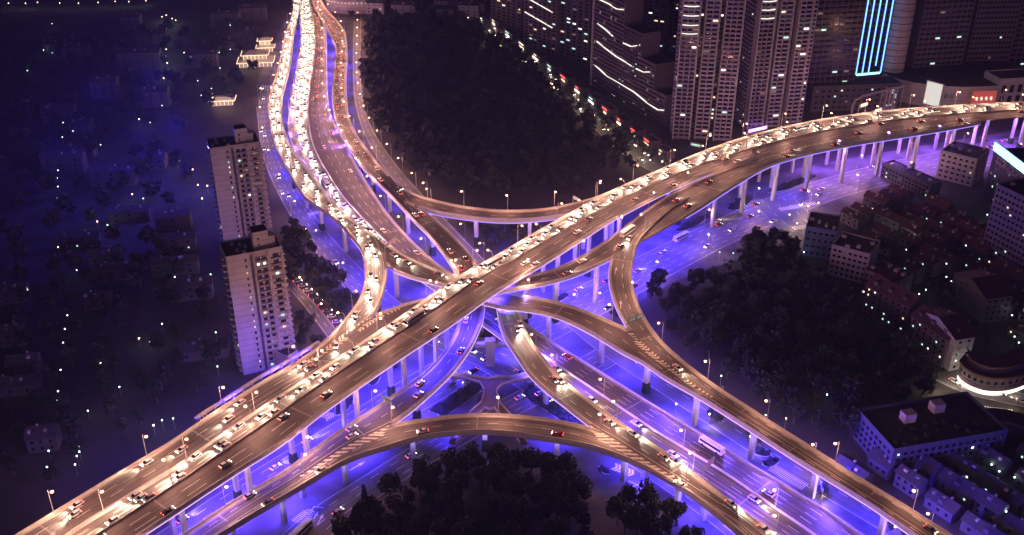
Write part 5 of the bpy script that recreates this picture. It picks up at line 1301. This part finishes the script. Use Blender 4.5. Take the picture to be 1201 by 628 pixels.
for x, y, pw in ((1135, 464, 1300), (1160, 474, 1500), (1188, 472, 1300), (1118, 444, 1300), (1100, 452, 1100)):
    l = bpy.data.objects.new('shop_glow', light_data('shop_glow_%d' % pw, 'POINT', pw, (1, .8, .6), shadow_soft_size=.6)); COL.objects.link(l); l.location = W(x, y, 4.0)
# big flat blue-lit block, lower right
fb = Bld('flat_roofed_block', 'long flat roofed block with a blue lit corner at lower right', 'building', (1048, 530), (1182, 507), 13, 26, 13)
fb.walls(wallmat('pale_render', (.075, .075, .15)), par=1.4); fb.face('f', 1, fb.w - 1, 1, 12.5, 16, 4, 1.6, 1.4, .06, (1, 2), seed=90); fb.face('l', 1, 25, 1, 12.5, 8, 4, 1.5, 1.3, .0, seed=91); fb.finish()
for (x, y) in ((.32, 16), (.62, 19)):
    mb = MB(); mb.box((fb.w * x, y, 15.2), (5, 4, 4)); mb.obj('roof_room', PARA, fb.o)
r = random.Random(4)
for k in range(16): fb.part('roof_unit', ROOF, [((2 + (fb.w - 4) * (k + .5) / 16, r.uniform(2, 12), 13.8), (r.uniform(.8, 2), r.uniform(.8, 2), r.uniform(.8, 1.6)))])
bo = empty('curved_back_block', W(1160, 490, 0), 0, 'low dark curved roof block between the lit street and the long flat block', 'building')
OB = W(1160, 490, 0); out_ = [W(x, y, 8) - OB for x, y in ((1098, 490), (1122, 481), (1150, 477.5), (1180, 480), (1205, 487), (1235, 500), (1235, 512), (1200, 500), (1180, 494), (1150, 491), (1118, 494))]
wm = MB()
for a_, b_ in zip(out_, out_[1:] + out_[:1]): wm.quad((a_.x, a_.y, 0), (b_.x, b_.y, 0), (b_.x, b_.y, 8), (a_.x, a_.y, 8))
wm.obj('wall', TWD, bo); wm = MB(); wm.poly([(q.x, q.y, 8.02) for q in out_]); wm.obj('roof', ROOF, bo)
# blue point lights added in mid-air to make the upper left haze glow
for x, y, pw, h_ in ((205, 150, 85000, 50), (180, 90, 65000, 55), (222, 176, 30000, 30), (160, 160, 40000, 50), (110, 110, 36000, 55), (60, 170, 22000, 50)):
    l = bpy.data.objects.new('blue_yard_light', light_data('blue_yard_%d' % pw, 'POINT', pw, (.07, .05, 1.0), shadow_soft_size=.4)); COL.objects.link(l); l.location = W(x, y, h_)
# small houses of the lanes (lower right, right, left)
def blocks(area, label, n, seed, ang_px, wr, dr, hr, m, rm, group, lit, dist=11, cols=None):
    P = np.array([tuple(W(x, y, 0))[:2] for x, y in area]); x0, y0 = P.min(0); x1, y1 = P.max(0); r = random.Random(seed); put = []; objs = []
    A, B = W(*ang_px[0], 0), W(*ang_px[1], 0); a0 = math.atan2(B.y - A.y, B.x - A.x); tries = 0
    while len(put) < n and tries < 8000:
        tries += 1; x, y = r.uniform(x0, x1), r.uniform(y0, y1)
        if not inpoly(P, x, y): continue
        wd = r.uniform(*wr)
        c, s_ = math.cos(-a0), math.sin(-a0); u, v = x * c - y * s_, x * s_ + y * c
        v = round(v / dist) * dist + r.uniform(-.6, .6); x, y = u * math.cos(a0) - v * math.sin(a0), u * math.sin(a0) + v * math.cos(a0)
        if any(abs(u - q[0]) < (wd + q[2]) / 2 + 1.5 and abs(v - q[1]) < dist * .8 for q in put): continue
        if not inpoly(P, x, y): continue
        put.append((u, v, wd)); d = Vector((math.cos(a0), math.sin(a0), 0)) * (wd / 2); c_ = Vector((x, y, 0)); a_, b_ = PX(c_ - d), PX(c_ + d)
        h = r.uniform(*hr); ww = r.uniform(*dr)
        g_ = gable('x', a_, b_, ww, h, r.uniform(1.6, 2.8), m, rm, lit, seed + len(put), group=group, name='lane_house', dorm=r.choice([0, 0, 1]), cols=cols)
        objs.append(g_.o)
    ordlabel(objs, label, 'house', group)
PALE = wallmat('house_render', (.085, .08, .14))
blocks([(985, 562), (1008, 552), (1060, 560), (1120, 556), (1201, 528), (1215, 560), (1215, 660), (1140, 650), (1080, 605), (1020, 572)], '{n} lane house from the left in the blue lit cluster at the lower right corner', 34, 200, ((1020, 560), (1120, 628)), (9, 20), (6, 8), (4.5, 7.5), PALE, TILEG, 'houses at the lower right corner', .14, 12.5, 3)
blocks([(985, 262), (1040, 232), (1095, 245), (1155, 285), (1160, 320), (1201, 345), (1205, 420), (1150, 365), (1060, 330), (1010, 290)], '{n} lane house from the left in the dim quarter at right', 44, 300, ((1030, 240), (1160, 300)), (9, 22), (6, 8), (5, 9), TWB, TILE, 'houses in the dim quarter at right', .16, 12.5, 3)
blocks([(-10, 520), (0, 300), (120, 250), (220, 240), (240, 330), (250, 430), (160, 480), (60, 560)], '{n} low dim house from the left in the dark quarter at lower left', 15, 400, ((20, 400), (120, 390)), (10, 24), (7, 9), (5, 9), TWD, TILEG, 'houses in the dark left quarter', .02, 14, 3)
blocks([(-10, 240), (0, 60), (150, 20), (300, 15), (300, 45), (262, 100), (228, 140), (220, 230), (100, 240)], '{n} low dim house from the left in the hazy quarter at upper left', 20, 500, ((20, 100), (150, 96)), (14, 34), (9, 12), (6, 14), TWD, TILEG, 'houses in the hazy upper left quarter', .02, 24, 3)
blocks([(425, 5), (470, 8), (540, 6), (560, 14), (548, 26), (480, 18), (425, 22)], '{n} dim house from the left at the top centre above the wooded park', 9, 600, ((430, 10), (540, 14)), (14, 26), (9, 12), (7, 12), TWP, TILEG, 'houses above the wooded park', .06, 20, 3)
# lit pavilions and round hall at the top left
GOLD = emit('eave_light_gold', (1.0, .70, .42), 2.0, True)
def pavilion(label, px, s, tiers):
    p = W(*px, 0); o = empty('pavilion', p, R(8), label, 'pavilion')
    z = 0
    for k in range(tiers):
        w_, d_ = s * (1 - .28 * k), s * .6 * (1 - .28 * k); h = 4.2
        mb = MB(); mb.box((0, 0, z + h / 2), (w_, d_, h)); mb.obj('wall', PARA, o)
        mb = MB(); mb.box((0, 0, z + h + 1.1), (w_ + 4, d_ + 4, 2.2), top=(w_ * .55, d_ * .4)); mb.obj('roof', PARA, o)
        mb = MB()
        for (cx, cy, sx, sy) in ((0, -d_ / 2 - 2, w_ + 4.3, .4), (-w_ / 2 - 2, 0, .4, d_ + 4), (w_ / 2 + 2, 0, .4, d_ + 4)): mb.box((cx, cy, z + h + .1), (sx, sy, .5))
        n = int(w_ / 3)
        for q in range(n + 1): mb.box((-w_ / 2 + q * w_ / n, -d_ / 2 - .2, z + h / 2), (.4, .4, h * .8))
        mb.obj('eave_light', GOLD, o); z += h + 1.6
    for dx in (-.3, .3):
        l = bpy.data.objects.new('eave_glow', light_data('eave_glow', 'POINT', 3500, (1, .66, .4), shadow_soft_size=.5)); COL.objects.link(l); l.parent = o; l.location = (s * dx, -s * .3 - 9, 9)  # fill lights added in front of the pavilion to brighten its roofs
    return o
pavilion('wide golden lit pavilion with tiered eaves at the upper left beside the avenue', (301, 76), 26, 2); pavilion('small golden pavilion roof above the wide one at the upper left', (312, 60), 12, 2); pavilion('golden lit pavilion alone left of the farther apartment tower', (262, 122), 15, 1)
rh = empty('round_hall', W(418, 8, 0), 0, 'round hall with a ring of lights right of the road at the top', 'hall'); mb = MB(); mb.tube((0, 0, 0), (0, 0, 13), 30, 30, 32); mb.tube((0, 0, 13), (0, 0, 17), 31, 20, 32); mb.obj('wall', TWP, rh)
mb = MB()
for k in range(26): a = R(180 + k * 7.2); mb.box((31.5 * math.cos(a), 31.5 * math.sin(a), 11), (.9, .9, .6))
mb.obj('ring_light', GOLD, rh)
# market street fronts
sh = []
for k in range(13):
    t = (k + .5) / 13; x, y = 566 + (778 - 566) * t, 18 + (186 - 18) * t ** .95; dx, dy = 16 / 3, 13 / 3
    s_ = Bld('market_shop', 'x', 'shop', (x, y), (x + dx * 1.9, y + dy * 1.9 * 1.0), 0, 7, 5, 'shops along the market street'); s_.walls(TWB)
    mb = MB(); mb.box((s_.w / 2, -.3, 1.3), (s_.w * (.3 + .1 * (k % 4)), .3, 1.5)); mb.obj('shop_front', [SHOP, LIT[2], LIT[0]][k % 3], s_.o)
    mb = MB(); mb.box((s_.w / 2, -.6, 4.3), (s_.w * (.25 + .12 * (k % 3)), .4, .7)); mb.obj('shop_sign', SIGNR if k in (5, 6, 8, 9, 10, 11) else LIT[k % 3], s_.o); sh.append(s_.o)
ordlabel(sh, '{n} small lit shop from the left along the market street', 'shop', 'shops along the market street')
for k in range(15):
    t = k / 14; l = bpy.data.objects.new('market_light', light_data('market_light', 'POINT', 2600, (1, .62, .38), shadow_soft_size=.5)); COL.objects.link(l); l.location = W(556 + (776 - 556) * t, 26 + (196 - 26) * t ** .93, 9)

# ------------------------------------------------------------------ small cool lamps in the dark quarters
gl = empty('path_lamp'); mb = MB(); mb.tube((0, 0, 0), (0, 0, 5), .1, .07); mb.obj('pole', STEEL, gl); mb = MB(); mb.ball((0, 0, 5.3), .36, 8, 5); mb.obj('lamp_globe', LAMPC, gl)
gw = empty('path_lamp'); mb = MB(); mb.tube((0, 0, 0), (0, 0, 5), .1, .07); mb.obj('pole', STEEL, gw); mb = MB(); mb.ball((0, 0, 5.3), .38, 8, 5); mb.obj('lamp_globe', emit('lamp_glow_amber', (1, .6, .35), 11), gw)
def dots(pts, T, fmt, group, sc_=1.0, lightw=0, first=[set()]):
    out = []
    for (x, y) in pts:
        if T.name in first[0]: o = copy_tree(T)
        else: o = T; first[0].add(T.name)
        p = W(x, y, 5.3); o.location = (p.x, p.y, 0); o.scale = (sc_,) * 3 if False else (1, 1, 1); out.append(o)
        if lightw:
            l = bpy.data.objects.new('lamp_light', light_data('path_%d' % lightw, 'POINT', lightw, (.8, 1, .9), shadow_soft_size=.4)); COL.objects.link(l); l.parent = o; l.location = (0, 0, 6.2)
    ordlabel(out, fmt, 'path lamp', group)
dots([(79, 114), (76, 129), (74, 144), (73, 161), (71, 176), (68, 200), (67, 209), (68, 219), (67, 233), (68, 290), (79, 370), (76, 386), (74, 402), (71, 434), (68, 459), (66, 470), (65, 477), (61, 505), (60, 513), (57, 529), (55, 548), (92, 524), (93, 530), (90, 535), (88, 545)], gl, '{n} tiny cool lamp from the left in the lamp column at far left', 'lamps of the left column')
dots([(51, 59), (61, 28), (32, 83), (108, 48), (133, 46), (190, 124), (204, 130), (176, 144), (118, 170), (139, 198), (168, 233), (126, 264), (205, 325), (190, 380), (176, 401), (140, 454), (158, 483), (190, 493), (203, 491), (103, 482), (247, 322), (90, 317), (118, 426), (32, 340), (253, 390), (252, 412), (255, 430)], gl, '{n} small cool lamp from the left scattered over the dark left quarters', 'scattered lamps at left', lightw=160)
dots([(163, 140), (155, 228), (114, 260), (208, 190), (216, 62), (163, 397), (180, 499), (10, 4), (30, 4), (44, 3), (70, 4), (92, 4), (115, 3), (135, 2), (151, 2), (171, 1), (226, 199), (232, 217), (243, 218), (237, 233)], gw, '{n} small amber lamp from the left in the dark left quarters', 'amber lamps at left', lightw=260)
dots([(195, 18), (196, 26), (195, 34), (196, 42), (194, 50), (195, 58), (194, 66), (196, 74), (197, 82), (192, 92), (202, 22), (206, 24), (190, 20)], gw, '{n} amber lamp from the left in the lit lane at the upper left', 'lamps of the upper left lane', lightw=700)
dots([(252, 70), (258, 80), (262, 92), (248, 104), (236, 112), (257, 62), (270, 58), (288, 36), (270, 30), (232, 95)], gl, '{n} cool lamp from the left near the golden pavilions', 'lamps near the pavilions', lightw=260)
dots([(553, 129), (582, 141), (542, 193), (604, 89), (578, 94), (720, 171), (430, 64), (560, 66), (532, 24), (498, 45)], gl, '{n} small cool lamp from the left in the dark wooded park', 'lamps in the wooded park')
dots([(844, 296), (860, 297), (854, 311), (874, 311), (829, 320), (943, 296), (903, 386), (970, 463), (962, 417), (898, 487), (922, 491), (846, 441), (1000, 545), (870, 232), (873, 240), (920, 300)], gl, '{n} small cool lamp from the left in and around the dark right park', 'lamps in the right park', lightw=220)
dots([(1030, 262), (1045, 268), (1064, 270), (1070, 266), (1080, 281), (1117, 278), (1098, 289), (1063, 276), (1110, 325), (1116, 330), (1078, 345), (1086, 340), (1158, 252), (1147, 262), (1190, 395), (1195, 402), (1136, 427), (1152, 429), (1142, 433), (1187, 370), (1128, 374), (1125, 505), (1142, 570), (1163, 545), (1190, 560), (1180, 600), (1161, 590), (1150, 552), (1172, 553), (1010, 300)], gl, '{n} small cool lamp from the left among the right hand houses', 'lamps among the right houses', lightw=120)
dots([(552 + 222 * k / 27 + (3 if k % 2 else -3), 24 + 168 * (k / 27) ** .95 + (2 if k % 3 else -3)) for k in range(28)], gw, '{n} amber lamp from the left along the night market street', 'lamps along the market street')
# lights in small trees / warm clusters beside the lower right piers
for (x, y, pw) in ((834, 490, 1300), (880, 517, 700), (963, 576, 1500), (815, 618, 1200), (1050, 624, 900), (567, 478, 300), (948, 248, 2600), (752, 470, 260), (794, 480, 400), (955, 560, 300), (366, 388, 500), (350, 378, 400), (928, 258, 900)):
    l = bpy.data.objects.new('tree_light', light_data('tree_light_%d' % pw, 'POINT', pw, (1, .62, .36), shadow_soft_size=.3)); COL.objects.link(l); l.location = W(x, y, 3) + Vector((0, -4, 0))
dots([(948, 242), (941, 240), (955, 250), (935, 262), (926, 252), (960, 238), (832, 486), (880, 512), (793, 474), (612, 300), (1050, 618)], gw, '{n} amber lamp from the left at ground level on the right side', 'amber lamps at ground level on the right', lightw=420)
# ------------------------------------------------------------------ overhead signs
SIGNB = mat('sign_back', (.42, .36, .34), .6); SIGNG = mat('sign_face_green', (.02, .16, .13), .5); SIGNP = mat('sign_white', (.7, .7, .7), .6)
def sign(label, foot, arm, z, hgt, panels, size=(5, 2.6), m=SIGNB, writing=False):
    """post at pixel `foot` on deck height z, beam to pixel `arm`"""
    a, b_ = W(*foot, z), W(*arm, z); o = empty('road_sign', a, math.atan2(b_.y - a.y, b_.x - a.x), label, 'road sign'); L_ = (b_ - a).xy.length
    mb = MB(); mb.tube((0, 0, 0), (0, 0, hgt), .25, .2, 8); mb.tube((0, 0, hgt), (L_, 0, hgt), .18, .15, 6); mb.tube((0, 0, hgt - 1.3), (L_, 0, hgt - 1.3), .14, .12, 6)
    mb.obj('post', STEEL, o)
    for k in range(panels):
        x = L_ * (k + .5) / panels; mb = MB(); mb.box((x, -.25, hgt - .4), (min(size[0], L_ / panels * .94), .18, size[1])); p = mb.obj('sign_panel', m, o)
        mb = MB()
        for sx in (-.3, 0, .3): mb.box((x + sx * size[0], .05, hgt - .4), (.14, .35, size[1] * .96))
        mb.obj('panel_rib', STEEL, o)
        if writing:
            mb = MB(); w2 = min(size[0], L_ / panels * .94)
            for r_ in (.55, -.35):
                for c_ in (-.32, -.1, .12, .3): mb.box((x + c_ * w2, -.37, hgt - .4 + r_), (w2 * .14, .05, .5)); 
            mb.obj('lettering', SIGNP, o)
sign('long pale direction sign seen from behind at the fork of the left white ramp', (452, 303), (466, 292), zR(440, 298), 7, 1, (9, 2.4))
sign('small blue grey sign gantry over the ramp at the lower left gore', (460, 488), (448, 479), 13.4, 6.5, 2, (3, 2), SIGNG, True)
sign('green two panel direction sign at the gore of the S curved ramp', (735, 390), (754, 383), 18.2, 6.5, 2, (5, 2.3), SIGNG, True)
sign('dark sign seen from behind where the ramp leaves the main highway', (889, 190), (878, 184), 28, 5, 1, (4, 2.5), TILEG)
sign('pale tilted direction sign on the lower right highway', (824, 565), (836, 553), 8.2, 7, 1, (6, 3))
sign('left one of two pale signs over the right end of the main highway', (1006, 134), (1017, 131), 27, 6, 1, (7, 2.4))
sign('right one of two pale signs over the right end of the main highway', (1022, 141), (1034, 137), 27, 6, 1, (7, 2.4))
sign('small white sign gantry at ground level beside the warm lit tree', (962, 592), (952, 566), 0, 7, 1, (5, 1.6), SIGNP)
sign('small sign on the back arched ramp near the main highway', (672, 240), (680, 244), 24.5, 5, 1, (4, 2))


# ------------------------------------------------------------------ night haze
hb = MB(); hb.box((0, 1350, 131.0), (3600, 3600, 264.0)); hm = bpy.data.materials.new('haze_air'); hm.use_nodes = True; hn = hm.node_tree; hn.nodes.clear()
ho = hn.nodes.new('ShaderNodeOutputMaterial'); hv = hn.nodes.new('ShaderNodeVolumePrincipled'); hv.inputs['Color'].default_value = (.42, .38, .98, 1); hv.inputs['Density'].default_value = .0002; hv.inputs['Anisotropy'].default_value = .2
hn.links.new(hv.outputs[0], ho.inputs['Volume']); tag(hb.obj('haze', hm), kind='stuff')
